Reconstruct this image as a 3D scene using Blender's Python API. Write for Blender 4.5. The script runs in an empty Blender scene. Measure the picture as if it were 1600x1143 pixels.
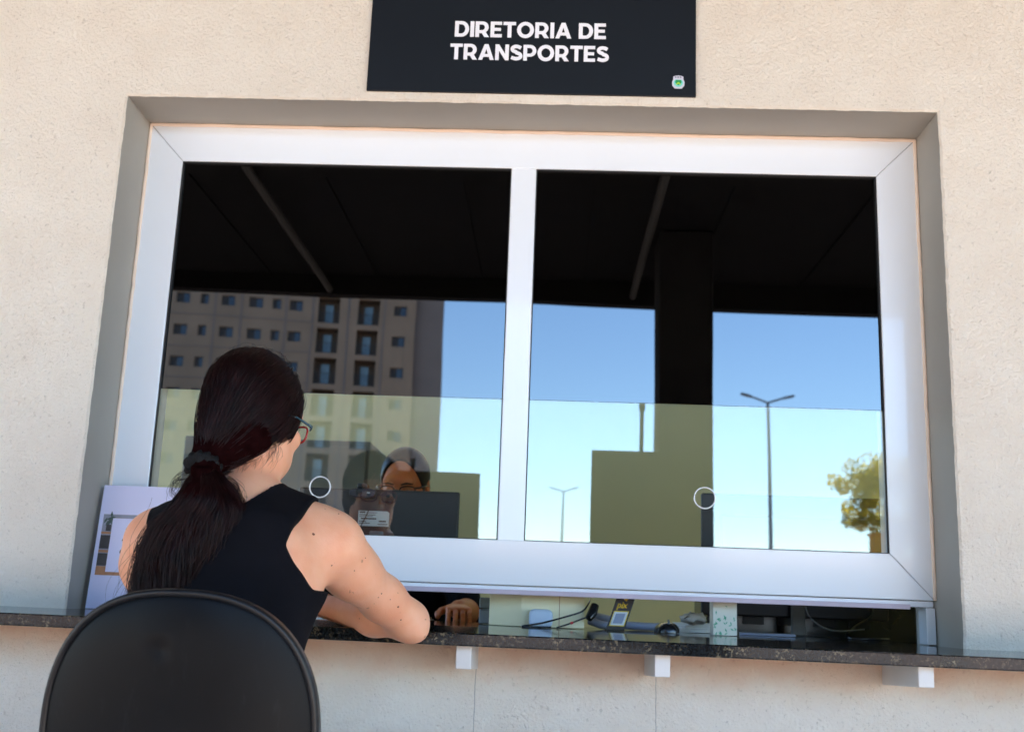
import bpy, bmesh, math, random
import numpy as np
from mathutils import Vector, Matrix

random.seed(7)
rng = np.random.default_rng(7)
S = bpy.context.scene
COL = S.collection
PI = math.pi

# ------------------------------------------------------------------ camera, light, exposure
cam_d = bpy.data.cameras.new('camera')
cam = bpy.data.objects.new('camera', cam_d); COL.objects.link(cam)
R_ = Vector((0.99884469, 0.03114125, 0.03659925)); U_ = Vector((-0.02916153, -0.21255298, 0.97671431)); W_ = Vector((-0.03819538, 0.97665319, 0.21139929))
M = Matrix((R_, U_, -W_)).transposed().to_4x4(); M.translation = Vector((0.0399, -2.5, 0.8365))
cam.matrix_world = M
cam_d.sensor_width = 36; cam_d.lens = 1704.0 / 1600 * 36
cam_d.clip_start = 0.05; cam_d.clip_end = 3000
cam_d.dof.use_dof = True; cam_d.dof.focus_distance = 2.15; cam_d.dof.aperture_fstop = 5.6
S.camera = cam

SUN_TO = Vector((0.56, -0.90, 0.57)).normalized()
world = bpy.data.worlds.new('World'); S.world = world; world.use_nodes = True
nt = world.node_tree; bg = nt.nodes['Background']
sky = nt.nodes.new('ShaderNodeTexSky'); sky.sky_type = 'NISHITA'; sky.sun_disc = False
sky.sun_elevation = math.asin(SUN_TO.z); sky.sun_rotation = math.atan2(SUN_TO.x, SUN_TO.y)
sky.air_density = 1.0; sky.dust_density = 0.0; sky.ozone_density = 5.0
nt.links.new(sky.outputs['Color'], bg.inputs['Color']); bg.inputs['Strength'].default_value = 0.145
sun_d = bpy.data.lights.new('sun', 'SUN'); sun_d.energy = 4.6; sun_d.angle = math.radians(0.5); sun_d.color = (1, 0.93, 0.83)
sun = bpy.data.objects.new('sun', sun_d); COL.objects.link(sun); sun.location = (-30, -40, 60)
sun.rotation_euler = SUN_TO.to_track_quat('Z', 'Y').to_euler()
S.view_settings.view_transform = 'Standard'; S.view_settings.look = 'None'
S.view_settings.exposure = 2.58; S.view_settings.gamma = 1.0; S.view_settings.use_curve_mapping = False
S.cycles.max_bounces = 10; S.cycles.diffuse_bounces = 5; S.cycles.glossy_bounces = 6; S.cycles.transparent_max_bounces = 16; S.cycles.transmission_bounces = 6
S.cycles.sample_clamp_indirect = 6.0
S.cycles.caustics_reflective = False; S.cycles.caustics_refractive = False

# ------------------------------------------------------------------ materials
def srgb(r, g, b):
    f = lambda c: (c / 255 / 12.92) if c / 255 <= 0.04045 else ((c / 255 + 0.055) / 1.055) ** 2.4
    return (f(r), f(g), f(b), 1)

class N:
    def __init__(s, name):
        s.m = bpy.data.materials.new(name); s.m.use_nodes = True; s.t = s.m.node_tree
        s.b = s.t.nodes['Principled BSDF']; s.out = s.t.nodes['Material Output']
    def n(s, typ, **kw):
        x = s.t.nodes.new(typ)
        for k, v in kw.items():
            if k.startswith('i_'):
                key = k[2:]; key = int(key) if key.isdigit() else key
                x.inputs[key].default_value = v
            else: setattr(x, k, v)
        return x
    def l(s, a, b): s.t.links.new(a, b)
    def coord(s, kind='Object', scale=None):
        c = s.n('ShaderNodeTexCoord'); o = c.outputs[kind]
        if scale:
            mp = s.n('ShaderNodeMapping'); mp.inputs['Scale'].default_value = scale; s.l(o, mp.inputs['Vector']); o = mp.outputs['Vector']
        return o
    def noise(s, vec, scale, detail=3, rough=.5):
        x = s.n('ShaderNodeTexNoise'); x.inputs['Scale'].default_value = scale; x.inputs['Detail'].default_value = detail; x.inputs['Roughness'].default_value = rough
        s.l(vec, x.inputs['Vector']); return x.outputs['Fac']
    def ramp(s, fac, stops):
        r = s.n('ShaderNodeValToRGB'); e = r.color_ramp.elements
        while len(e) < len(stops): e.new(0.5)
        for i, (p, c) in enumerate(stops):
            e[i].position = p; e[i].color = c if len(c) == 4 else (*c, 1)
        s.l(fac, r.inputs['Fac']); return r.outputs['Color']
    def mix(s, fac, a, b, mode='MIX'):
        x = s.n('ShaderNodeMix', data_type='RGBA', blend_type=mode)
        for i, v in ((0, fac), (6, a), (7, b)):
            if hasattr(v, 'links') or hasattr(v, 'is_linked'): s.l(v, x.inputs[i])
            else: x.inputs[i].default_value = v
        return x.outputs[2]
    def math(s, op, a, b=None):
        x = s.n('ShaderNodeMath', operation=op)
        for i, v in ((0, a), (1, b)):
            if v is None: continue
            if hasattr(v, 'is_linked'): s.l(v, x.inputs[i])
            else: x.inputs[i].default_value = v
        return x.outputs[0]
    def bump(s, h, strength=.3, dist=.002):
        x = s.n('ShaderNodeBump'); x.inputs['Strength'].default_value = strength; x.inputs['Distance'].default_value = dist
        s.l(h, x.inputs['Height']); s.l(x.outputs['Normal'], s.b.inputs['Normal']); return x

def simple(name, col, rough=.5, metal=0, coat=0, var=.12, vscale=6, bscale=None, bstr=.15, bdist=.001, spec=.5):
    k = N(name); c = k.coord()
    if len(col) == 3: col = (*col, 1)
    f = k.noise(c, vscale, 4)
    lo = tuple(x * (1 - var) for x in col[:3]) + (1,); hi = tuple(min(1, x * (1 + var)) for x in col[:3]) + (1,)
    k.l(k.ramp(f, [(.3, lo), (.7, hi)]), k.b.inputs['Base Color'])
    k.b.inputs['Roughness'].default_value = rough; k.b.inputs['Metallic'].default_value = metal
    k.b.inputs['Coat Weight'].default_value = coat; k.b.inputs['Specular IOR Level'].default_value = spec
    if bscale: k.bump(k.noise(c, bscale, 3), bstr, bdist)
    return k.m

def stucco():
    k = N('stucco'); c = k.coord()
    big = k.noise(c, 1.3, 4); mid = k.noise(c, 9, 4)
    base = k.mix(.5, k.ramp(big, [(.35, srgb(224, 212, 198)), (.65, srgb(231, 221, 208))]), k.ramp(mid, [(.3, srgb(222, 210, 196)), (.7, srgb(232, 223, 211))]))
    warp = k.n('ShaderNodeVectorMath', operation='ADD'); nz = k.n('ShaderNodeTexNoise'); nz.inputs['Scale'].default_value = 60; k.l(c, nz.inputs['Vector'])
    sc = k.n('ShaderNodeVectorMath', operation='SCALE'); sc.inputs['Scale'].default_value = .012; k.l(nz.outputs['Color'], sc.inputs[0])
    k.l(c, warp.inputs[0]); k.l(sc.outputs[0], warp.inputs[1])
    grain = k.ramp(k.noise(warp.outputs[0], 135, 4, .62), [(.34, (0, 0, 0)), (.66, (1, 1, 1))])
    pn = k.noise(warp.outputs[0], 120, 2, .5)
    dens = k.noise(c, 2.2, 2)
    pit = k.ramp(k.math('ADD', pn, k.math('MULTIPLY', k.math('SUBTRACT', dens, .5), .12)), [(.25, (0, 0, 0)), (.36, (1, 1, 1))])
    col = k.mix(k.math('MULTIPLY', k.math('SUBTRACT', 1.0, pit), .2), base, srgb(120, 104, 90))
    # warm ground bounce and reddish dirt painted below the ledge and two hairline cracks below the brackets
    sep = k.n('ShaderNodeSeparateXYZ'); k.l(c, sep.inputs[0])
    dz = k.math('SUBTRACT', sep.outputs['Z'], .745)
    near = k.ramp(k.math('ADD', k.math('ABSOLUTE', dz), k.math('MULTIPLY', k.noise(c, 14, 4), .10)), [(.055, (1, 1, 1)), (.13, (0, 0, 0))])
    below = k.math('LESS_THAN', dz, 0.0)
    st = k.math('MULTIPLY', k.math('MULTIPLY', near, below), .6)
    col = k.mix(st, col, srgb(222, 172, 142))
    wob = k.math('MULTIPLY', k.math('SUBTRACT', k.noise(c, 25, 2), .5), .006)
    for cx in (-.113, .285):
        d = k.math('ABSOLUTE', k.math('SUBTRACT', k.math('ADD', sep.outputs['X'], wob), cx))
        f = k.math('MULTIPLY', k.math('LESS_THAN', d, .0011), k.math('LESS_THAN', sep.outputs['Z'], .69))
        col = k.mix(k.math('MULTIPLY', f, .5), col, srgb(120, 116, 112))
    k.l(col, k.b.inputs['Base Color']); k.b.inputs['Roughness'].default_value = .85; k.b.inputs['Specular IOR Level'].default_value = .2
    h = k.math('ADD', k.math('MULTIPLY', grain, 1.0), k.math('MULTIPLY', pit, .8))
    k.bump(h, .62, .0036)
    return k.m

def granite():
    k = N('granite'); c = k.coord()
    big = k.noise(c, 22, 5, .65); sp = k.noise(c, 230, 3, .6); sp2 = k.noise(c, 120, 4, .7)
    base = k.ramp(sp, [(.35, srgb(8, 10, 12)), (.62, srgb(30, 36, 40))])
    v = k.n('ShaderNodeTexVoronoi', feature='DISTANCE_TO_EDGE'); v.inputs['Scale'].default_value = 90; k.l(c, v.inputs['Vector'])
    fl = k.math('MULTIPLY', k.ramp(sp2, [(.52, (0, 0, 0)), (.60, (1, 1, 1))]), k.ramp(big, [(.44, (0, 0, 0)), (.62, (1, 1, 1))]))
    col = k.mix(k.math('MULTIPLY', fl, .5), base, srgb(168, 152, 122))
    sx = k.n('ShaderNodeSeparateXYZ'); k.l(c, sx.inputs[0]); rn = k.math('MULTIPLY', k.ramp(k.noise(c, 9, 3), [(.38, (0, 0, 0)), (.6, (1, 1, 1))]), k.ramp(sx.outputs['X'], [(.25, (0, 0, 0)), (.75, (1, 1, 1))]))
    col = k.mix(k.math('MULTIPLY', rn, .4), col, srgb(62, 44, 42))
    k.l(col, k.b.inputs['Base Color']); k.b.inputs['Roughness'].default_value = .09; k.b.inputs['Specular IOR Level'].default_value = .4
    return k.m

def glass(name, refl, tint, dust=0.0):
    k = N(name); k.t.nodes.remove(k.b)
    tr = k.n('ShaderNodeBsdfTransparent'); tr.inputs['Color'].default_value = (*tint, 1)
    gl = k.n('ShaderNodeBsdfGlossy'); gl.inputs['Roughness'].default_value = 0.0; gl.inputs['Color'].default_value = (1, 1, 1, 1)
    lw = k.n('ShaderNodeLayerWeight'); lw.inputs['Blend'].default_value = .25
    f = k.math('ADD', k.math('MULTIPLY', lw.outputs['Fresnel'], .5), refl)
    c = k.coord(); nz = k.noise(c, 2.2, 1)
    bp = k.n('ShaderNodeBump'); bp.inputs['Strength'].default_value = .09; bp.inputs['Distance'].default_value = .004; k.l(nz, bp.inputs['Height']); k.l(bp.outputs[0], gl.inputs['Normal'])
    mx = k.n('ShaderNodeMixShader'); k.l(f, mx.inputs[0]); k.l(tr.outputs[0], mx.inputs[1]); k.l(gl.outputs[0], mx.inputs[2]); 
    vo = k.n('ShaderNodeTexVoronoi'); vo.inputs['Scale'].default_value = 26; k.l(c, vo.inputs['Vector'])
    spk = k.math('MULTIPLY', k.math('LESS_THAN', vo.outputs['Distance'], k.math('MULTIPLY', k.math('SUBTRACT', k.noise(c, 6, 2), .52), .22)), .55)
    smear = k.math('MULTIPLY', k.ramp(k.noise(k.coord('Object', (1, 1, 5)), 7, 4), [(.52, (0, 0, 0)), (.75, (1, 1, 1))]), .003)
    df = k.n('ShaderNodeBsdfDiffuse'); df.inputs['Color'].default_value = (.7, .7, .68, 1)
    m2 = k.n('ShaderNodeMixShader'); k.l(k.math('MULTIPLY', k.math('MAXIMUM', spk, smear), dust), m2.inputs[0]); k.l(mx.outputs[0], m2.inputs[1]); k.l(df.outputs[0], m2.inputs[2]); k.l(m2.outputs[0], k.out.inputs['Surface'])
    return k.m

def skin(name, col, red):
    k = N(name); c = k.coord()
    f = k.noise(c, 18, 4); g = k.noise(c, 420, 2)
    base = k.mix(k.ramp(f, [(.35, (0, 0, 0)), (.7, (1, 1, 1))]), col, red)
    sp = k.noise(c, 75, 1)
    blot = k.ramp(k.noise(c, 7, 3), [(.40, (0, 0, 0)), (.62, (1, 1, 1))])
    base = k.mix(k.math('MULTIPLY', blot, .22), base, (red[0] * .92, red[1] * .72, red[2] * .66, 1))
    base = k.mix(k.math('MULTIPLY', k.ramp(sp, [(.745, (0, 0, 0)), (.765, (1, 1, 1))]), .45), base, (.20, .07, .03, 1))
    k.l(base, k.b.inputs['Base Color']); k.b.inputs['Roughness'].default_value = .5; k.b.inputs['Specular IOR Level'].default_value = .4
    k.b.inputs['Subsurface Weight'].default_value = .18; k.b.inputs['Subsurface Radius'].default_value = (.012, .004, .002); k.b.inputs['Subsurface Scale'].default_value = 1.0
    k.bump(k.math('ADD', g, k.math('MULTIPLY', k.noise(c, 70, 4), 1.2)), .26, .0014)
    return k.m

def cloth(name, col, scale=900, rough=.9):
    k = N(name); c = k.coord()
    w = k.n('ShaderNodeTexWave'); w.inputs['Scale'].default_value = scale / 3; w.inputs['Distortion'].default_value = 1.5; k.l(c, w.inputs['Vector'])
    f = k.noise(c, 11, 4)
    k.l(k.ramp(f, [(.3, tuple(x * .8 for x in col[:3])), (.7, tuple(x * 1.2 for x in col[:3]))]), k.b.inputs['Base Color'])
    k.b.inputs['Roughness'].default_value = rough; k.b.inputs['Specular IOR Level'].default_value = .12
    k.bump(k.math('ADD', k.math('MULTIPLY', w.outputs['Fac'], .15), k.math('MULTIPLY', k.noise(c, 16, 3), 2.0)), .35, .003)
    return k.m

def hairmat(name, lo, hi):
    k = N(name); c = k.coord()
    f = k.noise(c, 45, 3)
    k.l(k.ramp(f, [(.3, lo), (.7, hi)]), k.b.inputs['Base Color'])
    k.b.inputs['Roughness'].default_value = .38; k.b.inputs['Specular IOR Level'].default_value = .19
    return k.m

def scuffed():
    k = N('black_plastic'); c = k.coord()
    sc = k.ramp(k.noise(k.coord('Object', (1, 1, .22)), 55, 5, .7), [(.60, (0, 0, 0)), (.74, (1, 1, 1))])
    cl = k.ramp(k.noise(c, 4, 3), [(.35, (0, 0, 0)), (.65, (1, 1, 1))])
    col = k.mix(cl, (.0020, .0024, .0034, 1), (.0040, .0046, .0060, 1))
    k.l(k.mix(k.math('MULTIPLY', sc, .22), col, (.03, .032, .036, 1)), k.b.inputs['Base Color'])
    k.l(k.math('ADD', k.math('MULTIPLY', cl, .12), .34), k.b.inputs['Roughness']); k.b.inputs['Specular IOR Level'].default_value = .12
    k.bump(k.noise(c, 700, 2), .25, .0004); return k.m
def leafm(name):
    k = N(name); c = k.coord(); f = k.noise(c, 1.6, 3)
    col = k.ramp(f, [(.3, (.13, .155, .012, 1)), (.7, (.44, .38, .03, 1))]); k.l(col, k.b.inputs['Base Color']); k.b.inputs['Roughness'].default_value = .55
    tr = k.n('ShaderNodeBsdfTranslucent'); k.l(k.mix(1.0, col, (2.2, 2.0, 1.2, 1), 'MULTIPLY'), tr.inputs['Color'])
    mx = k.n('ShaderNodeMixShader'); mx.inputs[0].default_value = .6; k.l(k.b.outputs[0], mx.inputs[1]); k.l(tr.outputs[0], mx.inputs[2]); k.l(mx.outputs[0], k.out.inputs['Surface']); return k.m
def board_mat(name, a, b): return simple(name, a, .6, var=.2)

MT = dict(
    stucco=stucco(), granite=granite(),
    reveal=simple('reveal_paint', srgb(166, 161, 153), .6, var=.05, vscale=4, bscale=70, bstr=.12),
    alu=simple('white_aluminium', srgb(232, 235, 241), .25, coat=.6, var=.02, vscale=3),
    seal=simple('rubber_seal', (.02, .02, .022), .7), silicone=simple('silicone', srgb(236, 214, 196), .6, var=.06),
    film=glass('filmed_glass', .11, (.015, .015, .015)), clear=glass('clear_glass', .08, (.94, .95, .93), 1.0),
    sign=simple('sign_vinyl', srgb(20, 24, 31), .5, var=.1, vscale=3, spec=.25), letter=simple('white_vinyl', srgb(236, 236, 244), .5, var=.01),
    white=simple('white_paint', srgb(222, 218, 216), .6, var=.06, bscale=60), rust=simple('rusty_stain', srgb(150, 100, 70), .8, var=.3, vscale=30),
    plastic=scuffed(), trim=simple('edge_trim', (.008, .0085, .0105), .36, var=.15, spec=.3),
    fabric=cloth('black_fabric', (.02, .02, .022)), chrome=simple('steel', (.55, .56, .58), .3, metal=1),
    skin=skin('skin_fair', srgb(240, 180, 146), srgb(232, 160, 124)), skin2=skin('skin_tan', srgb(214, 132, 80), srgb(204, 112, 64)),
    top=cloth('black_top', (.0045, .0045, .007)), trousers=cloth('dark_trousers', (.015, .017, .028)), shoe=simple('shoe', (.02, .02, .02), .5),
    hair=hairmat('auburn_hair', (.005, .0015, .0017), (.020, .0044, .0044)), hair2=hairmat('dark_hair', (.008, .006, .005), (.02, .014, .011)),
    scrunchie=cloth('scrunchie', (.012, .012, .013)), redframe=simple('red_acetate', srgb(150, 40, 40), .2), tealframe=simple('teal_acetate', srgb(38, 70, 84), .2),
    lens=glass('spectacle_lens', .03, (.95, .95, .95)), blackgl=simple('black_gloss', (.012, .012, .014), .2),
    moniback=simple('monitor_plastic', srgb(34, 36, 42), .45, var=.1), grey=simple('grey_plastic', srgb(112, 116, 120), .45), label=simple('paper_label', srgb(214, 216, 214), .6, var=.02), ink=simple('ink', (.03, .03, .03), .6),
    olive=simple('olive_paint', srgb(238, 226, 172), .8, var=.05, vscale=2), intfloor=simple('interior_floor', srgb(168, 160, 146), .4, var=.08), ceilw=simple('ceiling_white', srgb(220, 218, 208), .8, var=.03),
    cabinet=simple('cabinet_paint', srgb(112, 118, 120), .5, var=.15, vscale=5), desk=simple('desk_laminate', srgb(92, 84, 74), .4, var=.15, vscale=8),
    cream=simple('cream_card', srgb(236, 224, 184), .55, var=.04), yellow=simple('yellow_print', srgb(236, 196, 40), .5, var=.03), bluegrey=simple('bluegrey_print', srgb(150, 156, 176), .6, var=.1),
    paper=simple('paper', srgb(225, 224, 220), .7, var=.03), lavender=simple('poster_paper', srgb(214, 212, 240), .5, var=.02), green=simple('green_print', srgb(92, 168, 128), .6, var=.15), lime=simple('lime_print', srgb(178, 214, 40), .5),
    crest=simple('crest_green', srgb(24, 150, 84), .5), silver=simple('crest_silver', srgb(206, 204, 220), .5), aqua=simple('crest_aqua', srgb(120, 214, 206), .5),
    p_dark=simple('print_dark', srgb(58, 54, 54), .5, var=.3, vscale=40), p_wood=simple('print_wood', srgb(170, 120, 84), .5, var=.2, vscale=30), p_leaf=simple('print_leaf', srgb(74, 92, 84), .5, var=.3, vscale=60), p_grey=simple('print_grey', srgb(140, 140, 152), .5, var=.2, vscale=30), red=simple('red_tape', srgb(210, 40, 40), .5),
    deck=simple('canopy_deck', (.008, .008, .009), .9, var=.3, spec=.05), beam=simple('canopy_steel', (.010, .010, .011), .9, var=.2, spec=.05), rafter=simple('grey_tube', (.022, .0215, .020), .8), column=simple('column_paint', (.030, .030, .032), .9, var=.2, spec=.05),
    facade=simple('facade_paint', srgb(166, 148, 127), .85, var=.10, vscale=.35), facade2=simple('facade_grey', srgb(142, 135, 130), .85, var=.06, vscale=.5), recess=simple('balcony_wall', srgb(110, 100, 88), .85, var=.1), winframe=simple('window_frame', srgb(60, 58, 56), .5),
    winglass=simple('building_glass', (.035, .055, .085), .06, var=.3, vscale=.7, spec=.9), doorglass=simple('door_glass', (.26, .44, .56), .08, var=.3, vscale=.8, spec=.9), rail=simple('balcony_rail', (.05, .055, .065), .35),
    galv=simple('galvanised', (.16, .165, .17), .5, metal=.3), bark=simple('bark', (.10, .07, .05), .9, var=.3), leaf=leafm('leaf_green') if True else simple('leaf_green', (.085, .105, .012), .6, var=.55, vscale=1.4), tile=simple('clay_tile', (.42, .16, .10), .8, var=.2), ywall=simple('yellow_wall', (.62, .36, .06), .8, var=.1),
    concrete=simple('pavement_concrete', srgb(232, 214, 200), .8, var=.10, vscale=2, bscale=40), soil=simple('red_earth', (.46, .31, .23), .9, var=.15, vscale=.2), asphalt=simple('asphalt', (.07, .068, .066), .9, var=.2, vscale=.4), markw=simple('road_marking', (.7, .7, .68), .7),
    panel=simple('dark_panel', (.016, .016, .015), .9, spec=.05),
)

# ------------------------------------------------------------------ object helpers
ORG = {}
def tag(o, label=None, cat=None, group=None, kind=None):
    if label: o['label'] = label
    if cat: o['category'] = cat
    if group: o['group'] = group
    if kind: o['kind'] = kind
    return o
def thing(name, loc, label, cat, group=None, rz=0):
    o = bpy.data.objects.new(name, None); COL.objects.link(o); o.location = loc; o.rotation_euler = (0, 0, rz)
    o.empty_display_size = .1
    ORG[o.name] = Vector(loc) if rz == 0 else Vector((0, 0, 0))
    return tag(o, label, cat, group)
def link(name, me, mat, parent=None, smooth=False, local=False):
    o = bpy.data.objects.new(name, me); COL.objects.link(o)
    if mat is not None and not me.materials:
        for m in (mat if isinstance(mat, (list, tuple)) else [mat]): me.materials.append(m)
    if smooth:
        me.polygons.foreach_set('use_smooth', [True] * len(me.polygons))
    org = ORG.get(parent.name, Vector((0, 0, 0))) if parent else Vector((0, 0, 0))
    ORG[o.name] = org
    if parent:
        o.parent = parent
        if not local and org.length > 0: me.transform(Matrix.Translation(-org))
    return o
def bevel(o, w=.003, seg=2, ang=35):
    b = o.modifiers.new('bevel', 'BEVEL'); b.width = w; b.segments = seg; b.limit_method = 'ANGLE'; b.angle_limit = math.radians(ang)
    b.harden_normals = False
    return o
class MB:
    def __init__(s): s.v = []; s.f = []; s.sm = []; s.mi = []
    def add(s, v, f, smooth=False, mi=0):
        o = len(s.v); s.v += [tuple(x) for x in v]; s.f += [tuple(i + o for i in q) for q in f]; s.sm += [smooth] * len(f); s.mi += [mi] * len(f); return s
    def box(s, a, b, mi=0):
        (x0, y0, z0), (x1, y1, z1) = a, b
        v = [(x0, y0, z0), (x1, y0, z0), (x1, y1, z0), (x0, y1, z0), (x0, y0, z1), (x1, y0, z1), (x1, y1, z1), (x0, y1, z1)]
        return s.add(v, [(0, 3, 2, 1), (4, 5, 6, 7), (0, 1, 5, 4), (1, 2, 6, 5), (2, 3, 7, 6), (3, 0, 4, 7)], mi=mi)
    def prism(s, poly, axis, d0, d1, mi=0):
        # poly 2D; axis 'y': (x,z) extruded along y; 'z': (x,y); 'x': (y,z)
        def P(p, d): return (p[0], d, p[1]) if axis == 'y' else (p[0], p[1], d) if axis == 'z' else (d, p[0], p[1])
        n = len(poly); v = [P(p, d0) for p in poly] + [P(p, d1) for p in poly]
        f = [tuple(range(n))[::-1], tuple(range(n, 2 * n))] + [(i, (i + 1) % n, n + (i + 1) % n, n + i) for i in range(n)]
        return s.add(v, f, mi=mi)
    def tube(s, pts, r, n=10, caps=True, mi=0, closed=False):
        pts = [Vector(p) for p in pts]; m = len(pts); rs = r if isinstance(r, (list, tuple)) else [r] * m
        v = []; up = None
        for i, p in enumerate(pts):
            a = pts[(i - 1) % m] if (closed or i > 0) else p; b = pts[(i + 1) % m] if (closed or i < m - 1) else p
            t = (b - a).normalized()
            if up is None: up = Vector((0, 0, 1)) if abs(t.z) < .9 else Vector((1, 0, 0))
            e1 = (up - t * up.dot(t)).normalized(); e2 = t.cross(e1); up = e1
            for k in range(n):
                th = 2 * PI * k / n; v.append(p + (e1 * math.cos(th) + e2 * math.sin(th)) * rs[i])
        f = []
        for i in range(m if closed else m - 1):
            j = (i + 1) % m
            for k in range(n):
                q = (k + 1) % n; f.append((i * n + k, i * n + q, j * n + q, j * n + k))
        s.add(v, f, True, mi)
        if caps and not closed:
            s.add(v[:n], [tuple(range(n))[::-1]], False, mi); s.add(v[-n:], [tuple(range(n))], False, mi)
        return s
    def grid(s, P, smooth=True, mi=0, closed_u=False):
        nu = len(P); nv = len(P[0]); v = [q for row in P for q in row]; f = []
        for i in range(nu if closed_u else nu - 1):
            j = (i + 1) % nu
            for k in range(nv - 1): f.append((i * nv + k, j * nv + k, j * nv + k + 1, i * nv + k + 1))
        return s.add(v, f, smooth, mi)
    def ellipsoid(s, c, r, n=12, mi=0, M=None):
        v = []; f = []; m = n // 2 + 1
        for i in range(m):
            a = PI * i / (m - 1)
            for k in range(n):
                t = 2 * PI * k / n; p = Vector((math.sin(a) * math.cos(t) * r[0], math.sin(a) * math.sin(t) * r[1], math.cos(a) * r[2]))
                if M is not None: p = M @ p
                v.append(Vector(c) + p)
        for i in range(m - 1):
            for k in range(n):
                q = (k + 1) % n; f.append((i * n + k, (i + 1) * n + k, (i + 1) * n + q, i * n + q))
        return s.add(v, f, True, mi)
    def mesh(s, name):
        me = bpy.data.meshes.new(name); me.from_pydata([tuple(p) for p in s.v], [], s.f); me.validate()
        if len(me.polygons) == len(s.f):
            me.polygons.foreach_set('use_smooth', s.sm); me.polygons.foreach_set('material_index', s.mi)
        return me
    def build(s, name, mat, parent=None, bev=0, local=False, merge=False):
        me = s.mesh(name)
        if merge:
            bm = bmesh.new(); bm.from_mesh(me); bmesh.ops.remove_doubles(bm, verts=bm.verts, dist=1e-5); bmesh.ops.recalc_face_normals(bm, faces=bm.faces); bm.to_mesh(me); bm.free()
        o = link(name, me, mat, parent, local=local)
        if bev: bevel(o, bev)
        return o

def shape2d(outer, holes, d0, d1, axis='y'):
    """solid plate with holes: outline polygons filled by a curve, turned into a mesh"""
    cu = bpy.data.curves.new('outline', 'CURVE'); cu.dimensions = '2D'; cu.fill_mode = 'BOTH'; cu.extrude = abs(d1 - d0) / 2
    for poly in [outer] + list(holes):
        sp = cu.splines.new('POLY'); sp.points.add(len(poly) - 1); sp.use_cyclic_u = True
        for p, q in zip(sp.points, poly): p.co = (q[0], q[1], 0, 1)
    ob = bpy.data.objects.new('outline', cu); COL.objects.link(ob)
    dg = bpy.context.evaluated_depsgraph_get(); me = bpy.data.meshes.new_from_object(ob.evaluated_get(dg))
    bpy.data.objects.remove(ob); bpy.data.curves.remove(cu)
    mid = (d0 + d1) / 2
    if axis == 'y': me.transform(Matrix(((1, 0, 0, 0), (0, 0, -1, mid), (0, 1, 0, 0), (0, 0, 0, 1))))
    else: me.transform(Matrix.Translation((0, 0, mid)))
    me.materials.clear()
    return me
def circ(cx, cz, r, n=40, r2=None): return [(cx + r * math.cos(2 * PI * i / n), cz + (r2 or r) * math.sin(2 * PI * i / n)) for i in range(n)]
def text_mesh(body, size, off=0.0):
    cu = bpy.data.curves.new('text', 'FONT'); cu.body = body; cu.size = size; cu.offset = off; cu.extrude = .0002
    ob = bpy.data.objects.new('text', cu); COL.objects.link(ob)
    dg = bpy.context.evaluated_depsgraph_get(); me = bpy.data.meshes.new_from_object(ob.evaluated_get(dg))
    bpy.data.objects.remove(ob); bpy.data.curves.remove(cu); me.materials.clear(); return me
def on_wall(me, x, y, z, sx=1, shear=0):   # text lying in XY -> standing, facing -y
    me.transform(Matrix(((sx, shear, 0, x), (0, 0, -1, y), (0, 1, 0, z), (0, 0, 0, 1)))); return me

# ------------------------------------------------------------------ ground
XL, XR, ZT, D = -1.0493, .9586, 2.043, .1627
def zc(x, y=0): return .779 - .0062 * x + .024 * min(y, 0)
o = MB().add([(-900, -900, 0), (900, -900, 0), (900, 900, 0), (-900, 900, 0)], [(0, 1, 2, 3)]).build('ground', MT['soil']); tag(o, kind='structure')
o = MB().box((-22, -7.8, .004), (22, .3, .12)).build('pavement', MT['concrete'], bev=.01); tag(o, kind='structure')
FL = .12
o = MB().box((-80, -20, .002), (80, -8.6, .010)).build('road', MT['asphalt']); tag(o, kind='structure')
for i in range(14):
    x = -18.2 + i * 2.6
    MB().box((x, -13.2, .0105), (x + .1, -8.7, .016)).build('parking_line', MT['markw'], o)

# ------------------------------------------------------------------ front wall with the window opening
w = thing('wall', (0, .15, 0), 'rough cream stucco wall around the recessed service window', 'wall')
def loop_side(a, b, n):
    return [(a[0] + (b[0] - a[0]) * i / n, a[1] + (b[1] - a[1]) * i / n) for i in range(n)]
ZB = .745
hole = loop_side((XL, ZB), (XR, ZB), 60) + loop_side((XR, ZB), (XR, ZT), 160) + loop_side((XR, ZT), (XL, ZT), 250) + loop_side((XL, ZT), (XL, ZB), 160)
nz = rng.normal(0, 1, (len(hole), 2)); nz = (nz + np.roll(nz, 1, 0) + np.roll(nz, 2, 0) * .5) * .00032
hole = [(p[0] + q[0], p[1] + q[1]) for p, q in zip(hole, nz)]
front = MB()
outer = loop_side((XL - .06, ZB - .02), (XR + .06, ZB - .02), 60) + loop_side((XR + .06, ZB - .02), (XR + .06, ZT + .06), 160) + loop_side((XR + .06, ZT + .06), (XL - .06, ZT + .06), 250) + loop_side((XL - .06, ZT + .06), (XL - .06, ZB - .02), 160)
n = len(hole)
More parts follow.
